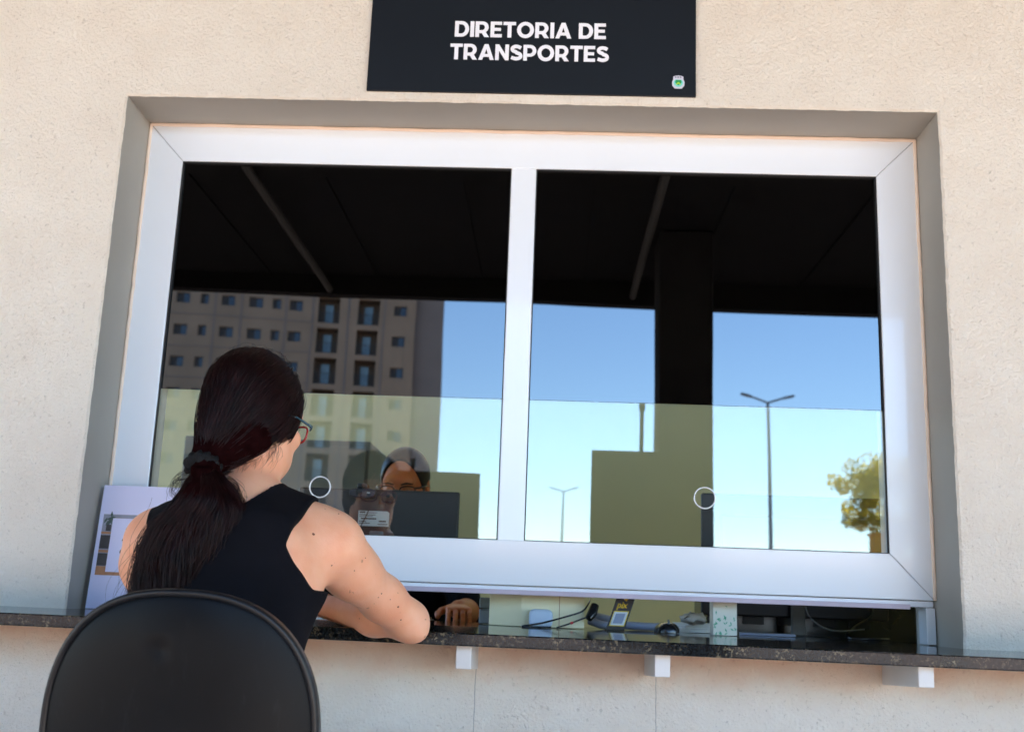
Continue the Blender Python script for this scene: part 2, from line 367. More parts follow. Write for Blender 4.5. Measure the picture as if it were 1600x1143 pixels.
# rounded stucco arris: face loop 6 mm out, arris loop, reveal
mid = [(p[0] + (.005 if abs(p[0] - XR) < .01 else -.005 if abs(p[0] - XL) < .01 else 0), p[1] + (.005 if abs(p[1] - ZT) < .01 else 0)) for p in hole]
V = [(p[0], 0, p[1]) for p in outer] + [(p[0], 0, p[1]) for p in mid] + [(p[0], .004, p[1]) for p in hole]
F = []
for a in range(2):
    F += [(a * n + i, a * n + (i + 1) % n, (a + 1) * n + (i + 1) % n, (a + 1) * n + i) for i in range(n)]
front.add(V, F, False)
x0, x1, zt, X0, X1, Z1 = XL - .06, XR + .06, ZT + .06, -9., 9., 3.9
for a, b in (((X0, 0), (x0, Z1)), ((x1, 0), (X1, Z1)), ((x0, zt), (x1, Z1)), ((x0, 0), (x1, ZB - .02))):
    front.add([(a[0], 0, a[1]), (b[0], 0, a[1]), (b[0], 0, b[1]), (a[0], 0, b[1])], [(0, 1, 2, 3)])
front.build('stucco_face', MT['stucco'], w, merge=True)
rev = MB(); V = [(p[0], .004, p[1]) for p in hole] + [(p[0], .012, p[1]) for p in hole]
cl = [(min(max(p[0], XL), XR), min(p[1], ZT)) for p in hole]
cl = [(XL if abs(p[0] - XL) < .008 else XR if abs(p[0] - XR) < .008 else p[0], ZT if abs(p[1] - ZT) < .008 else p[1]) for p in hole]
V = [(p[0], .004, p[1]) for p in hole] + [(p[0], .016, p[1]) for p in cl] + [(p[0], .32, p[1]) for p in cl]
F = []
for a in range(2): F += [(a * n + i, a * n + (i + 1) % n, (a + 1) * n + (i + 1) % n, (a + 1) * n + i) for i in range(n)]
rev.add(V, F).build('window_reveal', MT['reveal'], w, merge=True)

# ------------------------------------------------------------------ room behind the window
RY0, RY1, RX0, RX1, RZ1 = .32, 3.4, -2.7, 2.5, 2.75
rm = MB()
me = shape2d([(RX0, FL), (RX1, FL), (RX1, RZ1), (RX0, RZ1)], [[(XL, ZB), (XR, ZB), (XR, ZT), (XL, ZT)]], RY0 - .006, RY0 + .0)
o = link('inner_wall', me, MT['olive']); tag(o, kind='structure')
o = MB().add([(RX0, RY1, FL), (RX1, RY1, FL), (RX1, RY1, RZ1), (RX0, RY1, RZ1)], [(0, 3, 2, 1)]).build('back_wall', MT['olive']); tag(o, kind='structure')
o = MB().add([(RX1, RY0, FL), (RX1, RY1, FL), (RX1, RY1, RZ1), (RX1, RY0, RZ1)], [(0, 1, 2, 3)]).build('side_wall', MT['olive']); tag(o, kind='structure')
sw = MB()   # left side wall with a wide unseen opening, added to brighten the office
for (ya, yb, za, zb) in ((RY0, .45, FL, RZ1), (3.36, RY1, FL, RZ1), (.45, 3.36, FL, .45), (.45, 3.36, 2.7, RZ1)):
    sw.add([(RX0, ya, za), (RX0, yb, za), (RX0, yb, zb), (RX0, ya, zb)], [(0, 3, 2, 1)])
o = sw.build('side_wall', MT['olive']); tag(o, kind='structure')
me = shape2d([(RX0, RY0), (RX1, RY0), (RX1, RY1), (RX0, RY1)], [[(-1.4, 2.25), (1.9, 2.25), (1.9, 3.15), (-1.4, 3.15)]], RZ1, RZ1 + .10, 'z')  # unseen skylight hole, added to bring more daylight into the office
o = link('ceiling', me, MT['ceilw']); tag(o, kind='structure')
MB().box((-1.395, 2.255, RZ1 + .04), (1.895, 3.145, RZ1 + .046)).build('added_skylight_pane', MT['clear'], o)
o = MB().box((RX0, RY0, .01), (RX1, RY1, FL)).build('floor', MT['intfloor']); tag(o, kind='structure')

# ------------------------------------------------------------------ window frame and panes
win = thing('service_window', (-.045, .2, .86), 'white aluminium window with two dark upper panes over the granite ledge', 'window')
GL, G1, G2, GR, GT, GB, FB = -.9518, -.0846, -.0196, .8540, 1.9388, .9828, .876
fx0, fx1, fz1 = XL + .003, XR - .003, ZT - .003
g = .0005
def rail(poly): 
    o = MB().prism(poly, 'y', D, D + .07).build('frame_rail', MT['alu'], win); bevel(o, .0022, 2, 60); return o
rail([(fx0 + g, fz1), (fx1 - g, fz1), (GR - g, GT), (GL + g, GT)][::-1])
rail([(fx0, fz1 - g), (GL, GT - g), (GL, GB + g), (fx0, FB + g)][::-1])
rail([(fx1, fz1 - g), (fx1, FB + g), (GR, GB + g), (GR, GT - g)][::-1])
rail([(fx0 + g, FB), (GL + g, GB), (GR - g, GB), (fx1 - g, FB)][::-1])
o = MB().box((G1, D + .002, GB - .004), (G2, D + .068, GT + .004)).build('mullion', MT['alu'], win); bevel(o, .003)
MB().box((fx0, D + .012, FB - .0155), (fx1, D + .066, FB - .001)).build('bottom_channel', MT['alu'], win, bev=.002)
MB().box((XL + .01, D + .004, FB - .0215), (XR - .06, D + .012, FB - .010)).build('drip_edge', simple('lilac_strip', srgb(196, 178, 190), .4), win, bev=.001)
for (a, b) in ((XR - .024, XR - .003), (XL + .003, XL + .024)):
    MB().box((a, D + .003, .775), (b, D + .06, FB - .017)).build('side_post', MT['alu'], win, bev=.0015)
# silicone bead between frame and reveal
bead = MB()
for a, b in (((XL + .004, ZT - .004), (XR - .004, ZT - .004)), ((XL + .004, FB), (XL + .004, ZT - .004)), ((XR - .004, FB), (XR - .004, ZT - .004))):
    m = 60; bead.tube([(a[0] + (b[0] - a[0]) * i / m + rng.normal(0, .0004), D - .001, a[1] + (b[1] - a[1]) * i / m + rng.normal(0, .0004)) for i in range(m + 1)], .0045, 8)
bead.build('silicone_bead', MT['silicone'], win)
FZ = 1.3315
for (a, b, hx, hz) in ((GL, G1, -.527, 1.0965), (G2, GR, .4165, 1.1015)):
    sl = MB()
    for q in ((a, GB, a + .0022, GT), (b - .0022, GB, b, GT), (a, GT - .0022, b, GT), (a, GB, b, GB + .0016)):
        sl.box((q[0], D + .004, q[1]), (q[2], D + .014, q[3]))
    sl.build('glazing_seal', MT['seal'], win)
    MB().box((a, D + .0135, FZ), (b, D + .0185, GT)).build('upper_pane', MT['film'], win)
    me = shape2d([(a, GB), (b, GB), (b, FZ - .0008), (a, FZ - .0008)], [circ(hx, hz, .0250, 48)], D + .0135, D + .0185)
    pn = link('lower_pane', me, MT['clear'], win)
    MB().tube([(hx + .0254 * math.cos(t), D + .0125, hz + .0254 * math.sin(t)) for t in np.linspace(0, 2 * PI, 49)[:-1]], .0017, 8, closed=True).build('finger_ring', MT['alu'], pn)

# ------------------------------------------------------------------ granite ledge and brackets
gr = MB(); 
def slab(mb, x0, x1, y0, y1):
    v = []
    for z in (0, 1):
        for (x, y) in ((x0, y0), (x1, y0), (x1, y1), (x0, y1)): v.append((x, y, zc(x) - .025 + .025 * z))
    mb.add(v, [(0, 3, 2, 1), (4, 5, 6, 7), (0, 1, 5, 4), (1, 2, 6, 5), (2, 3, 7, 6), (3, 0, 4, 7)])
YF = -.275
poly = [(-2.1, YF), (2.1, YF), (2.1, .012), (XR - .001, .012), (XR - .001, .55), (XL + .001, .55), (XL + .001, .012), (-2.1, .012)]
gr.prism(poly, 'z', 0, .025)
gr.v = [(x, y, z + zc(x, y) - .025) for x, y, z in gr.v]
led = gr.build('granite_ledge', MT['granite'], bev=.0025); tag(led, 'polished dark granite counter ledge running below the window', 'counter')
for (x, lab) in ((-.124, 'white bracket under the ledge, nearest the seated woman\'s elbow'), (.274, 'white bracket under the ledge below the black mouse'), (.793, 'white bracket with a stained flank under the right end of the ledge'), (-.66, 'white bracket under the ledge hidden behind the chair')):
    zt_ = zc(x) - .0262
    b = MB().prism([(-.240, zt_ - .0058), (-.240, .702), (.005, .690), (.005, zt_)], 'x', x - .0155, x + .0155)
    o = b.build('bracket', MT['white'], bev=.002); tag(o, lab, 'bracket', 'white brackets under the granite ledge')

# ------------------------------------------------------------------ sign
sg = thing('sign', (-.038, 0, 2.066), 'black sign reading DIRETORIA DE TRANSPORTES mounted above the window', 'sign')
o = MB().box((-.4455, -.008, 2.066), (.3700, -.0005, 2.362)).build('sign_board', MT['sign'], sg, bev=.0008)
def arc(cx, cy, rx, ry, a0, a1, n=18): return [(cx + rx * math.cos(math.radians(a0 + (a1 - a0) * i / n)), cy + ry * math.sin(math.radians(a0 + (a1 - a0) * i / n))) for i in range(n + 1)]
def offset_stroke(pts, t):
    L = []; Rr = []
    for i, p in enumerate(pts):
        a = pts[max(i - 1, 0)]; b = pts[min(i + 1, len(pts) - 1)]; d = Vector((b[0] - a[0], b[1] - a[1])).normalized(); nn = Vector((-d.y, d.x)) * t / 2
        L.append((p[0] + nn.x, p[1] + nn.y)); Rr.append((p[0] - nn.x, p[1] - nn.y))
    return L + Rr[::-1]
T = .235   # stroke, cap height = 1
GLY = {}
GLY['D'] = (.86, [(0, 0), (.40, 0)] + arc(.40, .5, .46, .5, -90, 90, 24) + [(0, 1)], [[(T, .2), (.39, .2)] + arc(.39, .5, .235, .3, -90, 90, 20) + [(T, .8)]])
GLY['I'] = (T, [(0, 0), (T, 0), (T, 1), (0, 1)], [])
GLY['E'] = (.70, [(0, 0), (.70, 0), (.70, .2), (T, .2), (T, .41), (.63, .41), (.63, .6), (T, .6), (T, .8), (.69, .8), (.69, 1), (0, 1)], [])
GLY['T'] = (.76, [(.38 - T / 2, 0), (.38 + T / 2, 0), (.38 + T / 2, .8), (.76, .8), (.76, 1), (0, 1), (0, .8), (.38 - T / 2, .8)], [])
GLY['O'] = (1.02, arc(.51, .5, .51, .52, 0, 360, 48)[:-1], [arc(.51, .5, .275, .305, 0, 360, 40)[:-1]])
GLY['A'] = (.96, [(0, 0), (.24, 0), (.315, .19), (.645, .19), (.72, 0), (.96, 0), (.60, 1), (.36, 1)], [[(.385, .37), (.575, .37), (.48, .70)]])
GLY['N'] = (.84, [(0, 0), (.23, 0), (.23, .60), (.62, 0), (.84, 0), (.84, 1), (.61, 1), (.61, .40), (.22, 1), (0, 1)], [])
GLY['P'] = (.80, [(0, 0), (T, 0), (T, .25), (.42, .25)] + arc(.42, .625, .38, .375, -90, 90, 22) + [(0, 1)], [[(T, .44), (.40, .44)] + arc(.40, .625, .165, .185, -90, 90, 16) + [(T, .81)]])
GLY['R'] = (.84, [(0, 0), (T, 0), (T, .25), (.395, .25), (.56, 0), (.84, 0), (.635, .31)] + arc(.42, .635, .38, .365, -48, 90, 20) + [(0, 1)], [[(T, .44), (.40, .44)] + arc(.40, .625, .165, .185, -90, 90, 16) + [(T, .81)]])
sp = [(.665, .79)] + arc(.385, .735, .255, .155, 62, 180, 12) + arc(.385, .715, .255, .165, 180, 262, 8)[1:] + arc(.385, .285, .275, .185, 82, 0, 8) + arc(.385, .27, .275, .165, 0, -112, 12)[1:] + [(.075, .185)]
GLY['S'] = (.74, offset_stroke(sp, .215), [])
LETT = {}
def letters(txt, x0, x1, z0, h):
    gap = .075; adv = sum((GLY[c][0] if c != ' ' else .30) + gap for c in txt) - gap
    s = (x1 - x0) / adv; x = x0
    for c in txt:
        if c == ' ': x += (.30 + gap) * s; continue
        wd, out, holes = GLY[c]
        f = lambda q: [(x + p[0] * s, z0 + p[1] * h) for p in q]
        link('letter', shape2d(f(out), [f(q) for q in holes], -.0092, -.0079), MT['letter'], sg); x += (wd + gap) * s
letters('DIRETORIA DE', -.2325, .146, 2.2155, .0425)
letters('TRANSPORTES', -.2415, .1535, 2.1535, .0425)
cx, cz = .3265, 2.1015
cr = link('crest', shape2d([(cx + p[0] * .0155, cz + p[1] * .0155) for p in [(-.55, -1), (.55, -1), (.95, -.5), (1, .1), (.8, .55), (.8, 1.05), (.45, 1.2), (0, 1.25), (-.45, 1.2), (-.8, 1.05), (-.8, .55), (-1, .1), (-.95, -.5)]], [], -.0090, -.0079), MT['silver'], sg)
link('crest_shield', shape2d([(cx + p[0] * .0125, cz - .001 + p[1] * .0125) for p in [(-.6, .7), (.6, .7), (.95, .2), (.8, -.4), (.3, -.8), (-.3, -.8), (-.8, -.4), (-.95, .2)]], [], -.0096, -.0089), MT['aqua'], cr)
link('crest_field', shape2d([(cx + p[0] * .0095, cz + p[1] * .0095) for p in [(-.7, .7), (.7, .7), (.85, .1), (.5, -.5), (0, -.75), (-.5, -.5), (-.85, .1)]], [], -.0102, -.0095), MT['crest'], cr)
link('crest_chevron', shape2d([(cx + p[0] * .0095, cz - .0015 + p[1] * .0095) for p in [(-.7, -.35), (0, .3), (.7, -.35), (.35, -.45), (0, -.1), (-.35, -.45)]], [], -.0107, -.0101), MT['lime'], cr)
for k in range(3):
    MB().box((cx - .0085 + k * .006, -.0096, cz + .0125), (cx - .0045 + k * .006, -.0089, cz + .017)).build('crest_tower', MT['p_grey'], cr)

# ------------------------------------------------------------------ canopy and column over the pavement
cp = thing('canopy', (0, -3.5, 3.5), 'dark steel canopy roof over the pavement, reflected black in the upper panes', 'canopy')
MB().box((-14, -7.2, 3.80), (14, -.002, 3.86)).build('roof_deck', MT['deck'], cp)
eb = MB().box((-14, -7.12, 3.555), (14, -6.98, 3.797)); eb.v = [(x, y, z + (.034 - .0125 * x if z < 3.7 else 0)) for x, y, z in eb.v]
eb.build('edge_beam', MT['beam'], cp)
MB().box((-14, -4.32, 3.705), (14, -4.12, 3.797)).build('purlin', MT['beam'], cp, bev=.005)
for i in range(28):
    x = -13.7 + i
    MB().box((x, -6.97, 3.785), (x + .05, -4.33, 3.797)).build('deck_rib', MT['deck'], cp)
for x in (-7.77, -4.93, -2.09, .755, 3.60, 6.44):
    MB().tube([(x, -6.97, 3.655), (x, -3.6, 3.668), (x, -.05, 3.655)], .032, 10).build('grey_rafter', MT['rafter'], cp)
for i, x in enumerate((-6.2, 1.075, 8.4)):
    c = thing('column', (x, -5.71, FL), ['black square column holding the canopy, far left of the window', 'black square column holding the canopy in front of the right pane', 'black square column holding the canopy at its right end'][i], 'column', 'black columns holding the canopy')
    MB().box((x - .21, -5.92, FL), (x + .21, -5.50, 3.795)).build('shaft', MT['column'], c, bev=.012)
    MB().box((x - .25, -5.96, FL), (x + .25, -5.46, FL + .10)).build('base_plate', MT['column'], c, bev=.006)

# two dark display panels on stands on the pavement
def stand_panel(x0, x1, y, z1, pole_x, pz, lab):
    t = thing('notice_stand', ((x0 + x1) / 2, y, FL), lab, 'panel', 'dark display panels on the pavement')
    MB().box((x0, y - .03, .62), (x1, y, z1)).build('board', MT['panel'], t, bev=.006)
    MB().tube([(pole_x, y - .05, FL + .02), (pole_x, y - .05, pz - .05)], .014, 10).build('pole', MT['column'], t)
    MB().tube([(pole_x, y - .05, pz - .05), (pole_x, y - .05, pz)], .021, 10).build('pole_cap', MT['blackgl'], t)
    for s in (-1, 1):
        MB().box((pole_x + s * .02, y - .08, FL + .001), (pole_x + s * .34, y - .02, FL + .03)).build('foot', MT['column'], t, bev=.004)
stand_panel(.315, .985, -4.5, 1.865, .655, 2.20, 'larger dark display panel with a tall pole, standing before the black column')
stand_panel(-1.10, -.435, -4.5, 1.68, -.905, 1.77, 'smaller dark display panel with a short pole, behind the seated woman')

# ------------------------------------------------------------------ apartment building across the road
BA = math.radians(-8.4)
bd = thing('apartment_building', (-33.95, -92, 0), 'tall beige apartment building with stacked balconies, reflected in the left pane', 'building', rz=BA)
ROWS = [26.85 - 2.93 * k for k in range(-1, 9)]
WIN = [(-14, 1.2), (-10.5, 1.2), (-7, 1.2), (-3.4, 1.2), (0, 1.2), (1.95, .75), (4.15, 1.25), (6.65, 1.25), (8.5, .75), (10.2, 1.15), (19.85, 1.2)]
BAL = [(13.2, 2.0), (16.9, 2.0)]
holes = []
for z in ROWS:
    for x, wd in WIN: holes.append([(x - wd / 2, z - .48), (x + wd / 2, z - .48), (x + wd / 2, z + .48), (x - wd / 2, z + .48)])
    for x, wd in BAL: holes.append([(x - wd / 2, z - 1.45), (x + wd / 2, z - 1.45), (x + wd / 2, z + 1.0), (x - wd / 2, z + 1.0)])
link('facade', shape2d([(-18, 0), (21.3, 0), (21.3, 33), (-18, 33)], holes, -.3, 0), MT['facade'], bd, local=True)
MB().box((21.32, -9, 0), (24.0, -.9, 33)).build('side_wing', MT['facade2'], bd, local=True)
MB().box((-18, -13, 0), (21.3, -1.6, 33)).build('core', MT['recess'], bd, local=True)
MB().box((-18.3, -13.2, 33.0), (21.6, .2, 33.5)).build('roof_slab', MT['facade2'], bd, local=True)
for x in (3.0, 5.4, 9.35, 11.75, 15.05, 18.4):
    MB().box((x - .09, .002, 0), (x + .09, .045, 32.95)).build('pilaster', MT['facade2'], bd, local=True)
for z in ROWS:
    for a, b in ((-18, 2.9), (3.1, 5.3), (5.5, 9.25), (9.45, 11.65)):
        MB().box((a, .002, z - 1.52), (b, .045, z - 1.42)).build('string_course', MT['facade2'], bd, local=True)
fm = {}
for wd in (1.2, .75, 1.25, 1.15):
    f = MB(); h = .48; e = .06
    for q in ((-wd / 2, -h, wd / 2, -h + e), (-wd / 2, h - e, wd / 2, h), (-wd / 2, -h + e, -wd / 2 + e, h - e), (wd / 2 - e, -h + e, wd / 2, h - e), (-e / 2, -h + e, e / 2, h - e)):
        f.box((q[0], -.24, q[1]), (q[2], -.19, q[3]))
    p = MB()
    for s in (0, 1): p.box((-wd / 2 + e if s == 0 else e / 2, -.225 + .004 * s, -h + e), (-e / 2 if s == 0 else wd / 2 - e, -.215 + .004 * s, h - e), mi=s)
    fm[wd] = (f.mesh('window_frame'), p.mesh('pane')); fm[wd][0].materials.append(MT['winframe']); fm[wd][1].materials.append(MT['winframe']); fm[wd][1].materials.append(MT['winglass'])
bb = MB(); rb = MB(); db = MB()
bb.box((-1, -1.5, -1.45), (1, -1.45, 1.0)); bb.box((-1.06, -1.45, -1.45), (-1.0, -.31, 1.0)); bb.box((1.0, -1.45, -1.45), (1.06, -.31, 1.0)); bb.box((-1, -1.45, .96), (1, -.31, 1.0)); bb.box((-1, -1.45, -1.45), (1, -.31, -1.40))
db.box((-.42, -1.44, -1.38), (.32, -1.40, .62))
rb.box((-.99, -.16, -.45), (.99, -.12, -.40)); rb.box((-.99, -.16, -1.38), (.99, -.12, -1.33))
for i in range(13): rb.box((-.98 + i * .161, -.15, -1.33), (-.98 + i * .161 + .022, -.13, -.45))
bm_, dm_, rm_ = bb.mesh('balcony'), db.mesh('balcony_door'), rb.mesh('railing')
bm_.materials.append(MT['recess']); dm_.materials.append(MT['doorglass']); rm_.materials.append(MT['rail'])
for z in ROWS:
    for x, wd in WIN:
        a = link('window', fm[wd][0], None, bd, local=True); a.location = (x, 0, z)
        b = bpy.data.objects.new('pane', fm[wd][1]); COL.objects.link(b); b.parent = a
    for x, wd in BAL:
        a = link('balcony', bm_, None, bd, local=True); a.location = (x, 0, z)
        for nm, me in (('balcony_door', dm_), ('railing', rm_)):
            b = bpy.data.objects.new(nm, me); COL.objects.link(b); b.parent = a

# ------------------------------------------------------------------ street lamps
def lamp(x, y, h, sp, lab):
    t = thing('street_lamp', (x, y, 0), lab, 'street lamp', 'double-armed street lamps')
    MB().tube([(x, y, 0), (x, y, h * .5), (x, y, h)], [.085, .07, .05], 12).build('pole', MT['galv'], t)
    MB().tube([(x, y, .012), (x, y, .06)], .17, 12).build('base', MT['galv'], t)
    for s in (-1, 1):
        MB().tube([(x, y, h - .02), (x + s * sp * .5, y, h + .14), (x + s * sp * .62, y, h + .17)], .035, 8).build('arm', MT['galv'], t)
        a = Vector((x + s * sp * .60, y, h + .17)); b = Vector((x + s * sp, y, h + .26))
        m = MB(); d = (b - a).normalized(); e2 = Vector((0, 1, 0)); e3 = d.cross(e2)
        v = [a + d * (b - a).length * u + e2 * w_ * .11 * k + e3 * q * .035 for u, k in ((0, .7), (.5, 1), (1, .6)) for w_, q in ((-1, -1), (1, -1), (1, 1), (-1, 1))]
        f = [(i * 4 + k, i * 4 + (k + 1) % 4, i * 4 + 4 + (k + 1) % 4, i * 4 + 4 + k) for i in range(2) for k in range(4)] + [(0, 3, 2, 1), (8, 9, 10, 11)]
        m.add(v, f).build('lamp_head', MT['galv'], t)
lamp(7.77, -36, 8.2, .92, 'nearer grey double-armed street lamp rising beside the black column')
lamp(.89, -68, 7.95, .95, 'farther and smaller grey double-armed street lamp behind the larger dark panel')

# ------------------------------------------------------------------ tree, gate post, far shed
tr = thing('tree', (15.2, -45, 0), 'leafy olive green tree at the lower right corner of the right pane', 'tree')
tk = MB(); tk.tube([(15.2, -45, 0), (15.25, -45, 1.6), (15.1, -45.1, 3.4), (15.0, -45, 5)], [.22, .17, .13, .08], 10)
for k in range(9):
    a = rng.uniform(0, 2 * PI); L = rng.uniform(1.2, 2.3); z0 = rng.uniform(2.6, 4.6)
    tk.tube([(15.1, -45, z0), (15.1 + math.cos(a) * L * .5, -45 + math.sin(a) * L * .5, z0 + .9), (15.1 + math.cos(a) * L, -45 + math.sin(a) * L, z0 + 1.5)], [.07, .045, .02], 6)
tk.build('trunk', MT['bark'], tr)
cl = []
for k in range(110):
    while True:
        p = rng.uniform(-1, 1, 3)
        if .25 < (p ** 2).sum() < 1: break
    cl.append((15.3 + p[0] * 2.7, -45 + p[1] * 2.4, 5.7 + p[2] * 1.9, rng.uniform(.28, .62)))
for q in ((12.4, -45, 6.5, .42), (12.75, -45, 6.35, .4), (13.2, -45, 7.1, .5), (13.2, -45, 5.0, .5), (13.0, -45, 4.8, .35), (13.9, -45, 7.3, .55), (14.6, -45, 7.5, .6), (13.6, -45, 5.9, .5), (14.2, -45, 5.2, .6), (14.0, -45, 6.6, .5), (14.8, -45, 4.6, .5)): cl.append(q)
lv = MB()
for (x, y, z, r) in cl:
    for k in range(150):
        d = rng.normal(0, 1, 3); d /= np.linalg.norm(d); c = Vector((x, y, z)) + Vector(d) * r * rng.uniform(.35, 1) ** .6
        a = Vector(rng.normal(0, 1, 3)).normalized(); b = a.cross(Vector(rng.normal(0, 1, 3))).normalized(); s = rng.uniform(.05, .10)
        lv.add([c - a * s, c + b * s * .5, c + a * s, c - b * s * .5], [(0, 1, 2, 3)])
o = lv.build('crown', MT['leaf'], tr)
gp = thing('gate_post', (14.0, -43.2, 0), 'sunlit yellow gate post under the tree at the right pane corner', 'post')
MB().box((13.45, -43.6, 0), (14.6, -42.8, 4.05)).build('shaft', MT['ywall'], gp, bev=.03)
MB().box((13.38, -43.67, 4.052), (14.67, -42.73, 4.16)).build('cap', MT['ywall'], gp, bev=.02)
sh = thing('long_shed', (15, -112, 0), 'long low shed with a clay tile roof along the horizon', 'building')
MB().box((-30, -122, 0), (95, -110, 5.6)).build('wall', MT['facade'], sh)
MB().prism([(-109.4, 5.5), (-116, 7.15), (-122.6, 5.5)], 'x', -31, 96).build('roof', MT['tile'], sh)

# ------------------------------------------------------------------ things in the room
def furn(name, lab, cat, loc, group=None): return thing(name, loc, lab, cat, group)
t = furn('filing_cabinet', 'grey metal cabinet against the back of the office', 'cabinet', (-1.15, 2.6, FL))
MB().box((-1.62, 2.35, FL + .02), (-.775, 2.95, 1.52)).build('carcass', MT['cabinet'], t, bev=.006)
for k in range(2):
    x = -1.61 + k * .415
    d = MB().box((x, 2.33, FL + .06), (x + .405, 2.348, 1.49)).build('door', MT['cabinet'], t, bev=.003)
    MB().box((x + (.36 if k == 0 else .02), 2.31, .85), (x + (.38 if k == 0 else .04), 2.329, 1.0)).build('handle', MT['chrome'], d)
t = furn('desk', 'brown laminate desk behind the granite ledge', 'desk', (-.1, .9, FL))
MB().box((-1.35, .553, .735), (1.35, 1.02, .762)).build('desk_top', MT['desk'], t, bev=.003)
for x in (-1.3, 1.3): MB().box((x - .02, .57, FL + .001), (x + .02, 1.0, .734)).build('leg_panel', MT['desk'], t)

def monitor(x0, x1, z0, z1, y, lab, base_z):
    cx = (x0 + x1) / 2
    t = furn('monitor', lab, 'monitor', (cx, y, base_z))
    o = MB().box((x0, y, z0), (x1, y + .018, z1)).build('housing', MT['moniback'], t, bev=.005)
    if x0 > 0: MB().prism([(x0 + .05, z0 + .035), (x1 - .05, z0 + .035), (x1 - .05, z1 - .06), (x0 + .05, z1 - .06)], 'y', y - .016, y - .0005).build('back_bulge', MT['moniback'], t, bev=.01)
    MB().box((x0 + .006, y + .0185, z0 + .006), (x1 - .006, y + .020, z1 - .006)).build('screen', MT['blackgl'], t)
    MB().box((cx - .016, y - .03, base_z + .012), (cx + .022, y - .0165, z0 + .12)).build('stand_neck', MT['grey'], t, bev=.004)
    MB().prism(circ(cx, y - .02, .115, 32, .08), 'z', base_z + .001, base_z + .012).build('stand_base', MT['moniback'], t, bev=.003)
    return t
m1 = monitor(-.665, -.212, .895, 1.132, .55, 'dark monitor with a white label on its back, in front of the clerk', .7625)
o = link('logo', on_wall(text_mesh('LG', .034, .0006), -.437, .5332, 1.090), MT['blackgl'], m1)
lb = MB().prism([(-.490, 1.028), (-.404, 1.028), (-.404, 1.066), (-.410, 1.070), (-.490, 1.070)], 'y', .5325, .5338).build('label', MT['label'], m1)
for (a, b, c, dd) in ((.003, .036, .016, .004), (.003, .030, .045, .002), (.003, .026, .038, .0015), (.008, .0185, .043, .004), (.003, .012, .02, .002), (.003, .007, .03, .002), (.058, .012, .02, .004), (.055, .005, .028, .0018), (.022, .036, .03, .0015)):
    MB().box((-.490 + a, .5318, 1.028 + b), (-.490 + a + c, .5324, 1.028 + b + dd)).build('label_print', MT['ink'], lb)
MB().tube([(-.461, .5295, 1.072), (-.47, .529, 1.05), (-.481, .5295, 1.026)], .0012, 6).build('cable', MT['blackgl'], m1)
wc = furn('webcam', 'black webcam clipped to the top edge of the labelled monitor', 'webcam', (-.48, .53, 1.13))
MB().prism([(p[0] * .037 - .4785, p[1] * .0125 + 1.117) for p in [(math.copysign(abs(math.cos(a)) ** .5, math.cos(a)), math.copysign(abs(math.sin(a)) ** .7, math.sin(a))) for a in np.linspace(0, 2 * PI, 33)[:-1]]], 'y', .505, .531).build('body', simple('webcam_plastic', srgb(40, 42, 56), .35), wc, bev=.003)
MB().tube([(-.487, .5045, 1.117), (-.487, .5035, 1.117)], .0085, 20).build('lens', MT['blackgl'], wc)
MB().box((-.465, .5040, 1.1155), (-.457, .5046, 1.119)).build('badge', MT['label'], wc)
MB().box((-.495, .512, 1.1300), (-.468, .560, 1.143)).build('clip', MT['blackgl'], wc, bev=.003)
monitor(.47, .985, .822, 1.160, .62, 'wide dark monitor on a grey stand under the right end of the window', .7625)

t = furn('computer_case', 'black computer case lying on the desk behind the wide monitor', 'computer', (.78, .86, .7625))
MB().box((.50, .72, .7632), (1.10, 1.0, .93)).build('case', MT['blackgl'], t, bev=.004)
for k in range(4): MB().box((.60 + k * .10, .714, .80), (.66 + k * .10, .7195, .87)).build('vent_panel', MT['moniback'], t)
# items standing on the ledge
zl = zc
t = furn('cream_box', 'large cream box standing on the ledge behind the white adapter', 'box', (.02, .38, .78))
fp = [(-.022, .238), (.133, .244), (.072, .430), (-.10, .40), (-.102, .268)]
MB().prism(fp, 'z', zl(0) + .0008, .96).build('carton', MT['cream'], t, bev=.002)
MB().add([(.0705, .2408, .7815), (.0720, .2409, .7815), (.0720, .2409, .959), (.0705, .2408, .959)], [(0, 1, 2, 3)]).build('seam', MT['p_wood'], t)
t = furn('grey_box', 'small grey box beside the left flank of the cream box', 'box', (-.135, .33, .78))
MB().box((-.131, .335, zl(-.13) + .001), (-.098, .40, .818)).build('lower_case', MT['grey'], t, bev=.003)
MB().box((-.131, .335, .8185), (-.098, .40, .846)).build('upper_case', MT['cabinet'], t, bev=.003)
t = furn('adapter', 'small white rounded adapter in front of the cream box', 'adapter', (.026, .24, .78))
MB().prism([(.0265 + .029 * math.copysign(abs(math.cos(a)) ** .45, math.cos(a)), zl(.02) + .0225 + .0215 * math.copysign(abs(math.sin(a)) ** .55, math.sin(a))) for a in np.linspace(0, 2 * PI, 41)[:-1]], 'y', .205, .234).build('case', simple('adapter_white', srgb(190, 204, 222), .35), t, bev=.006)
t = furn('cable', 'black cable looped over the ledge in front of the cream box', 'cable', (.08, .2, .78))
z0 = zl(.05) + .0022
def sm(pts, n=8):
    P = [Vector(p) for p in pts]; P = [P[0]] + P + [P[-1]]; out = []
    for i in range(1, len(P) - 2):
        for k in range(n):
            u = k / n; a, b, c, d = P[i - 1], P[i], P[i + 1], P[i + 2]
            out.append(.5 * ((2 * b) + (c - a) * u + (2 * a - 5 * b + 4 * c - d) * u * u + (3 * b - a - 3 * c + d) * u ** 3))
    return out + [P[-2]]
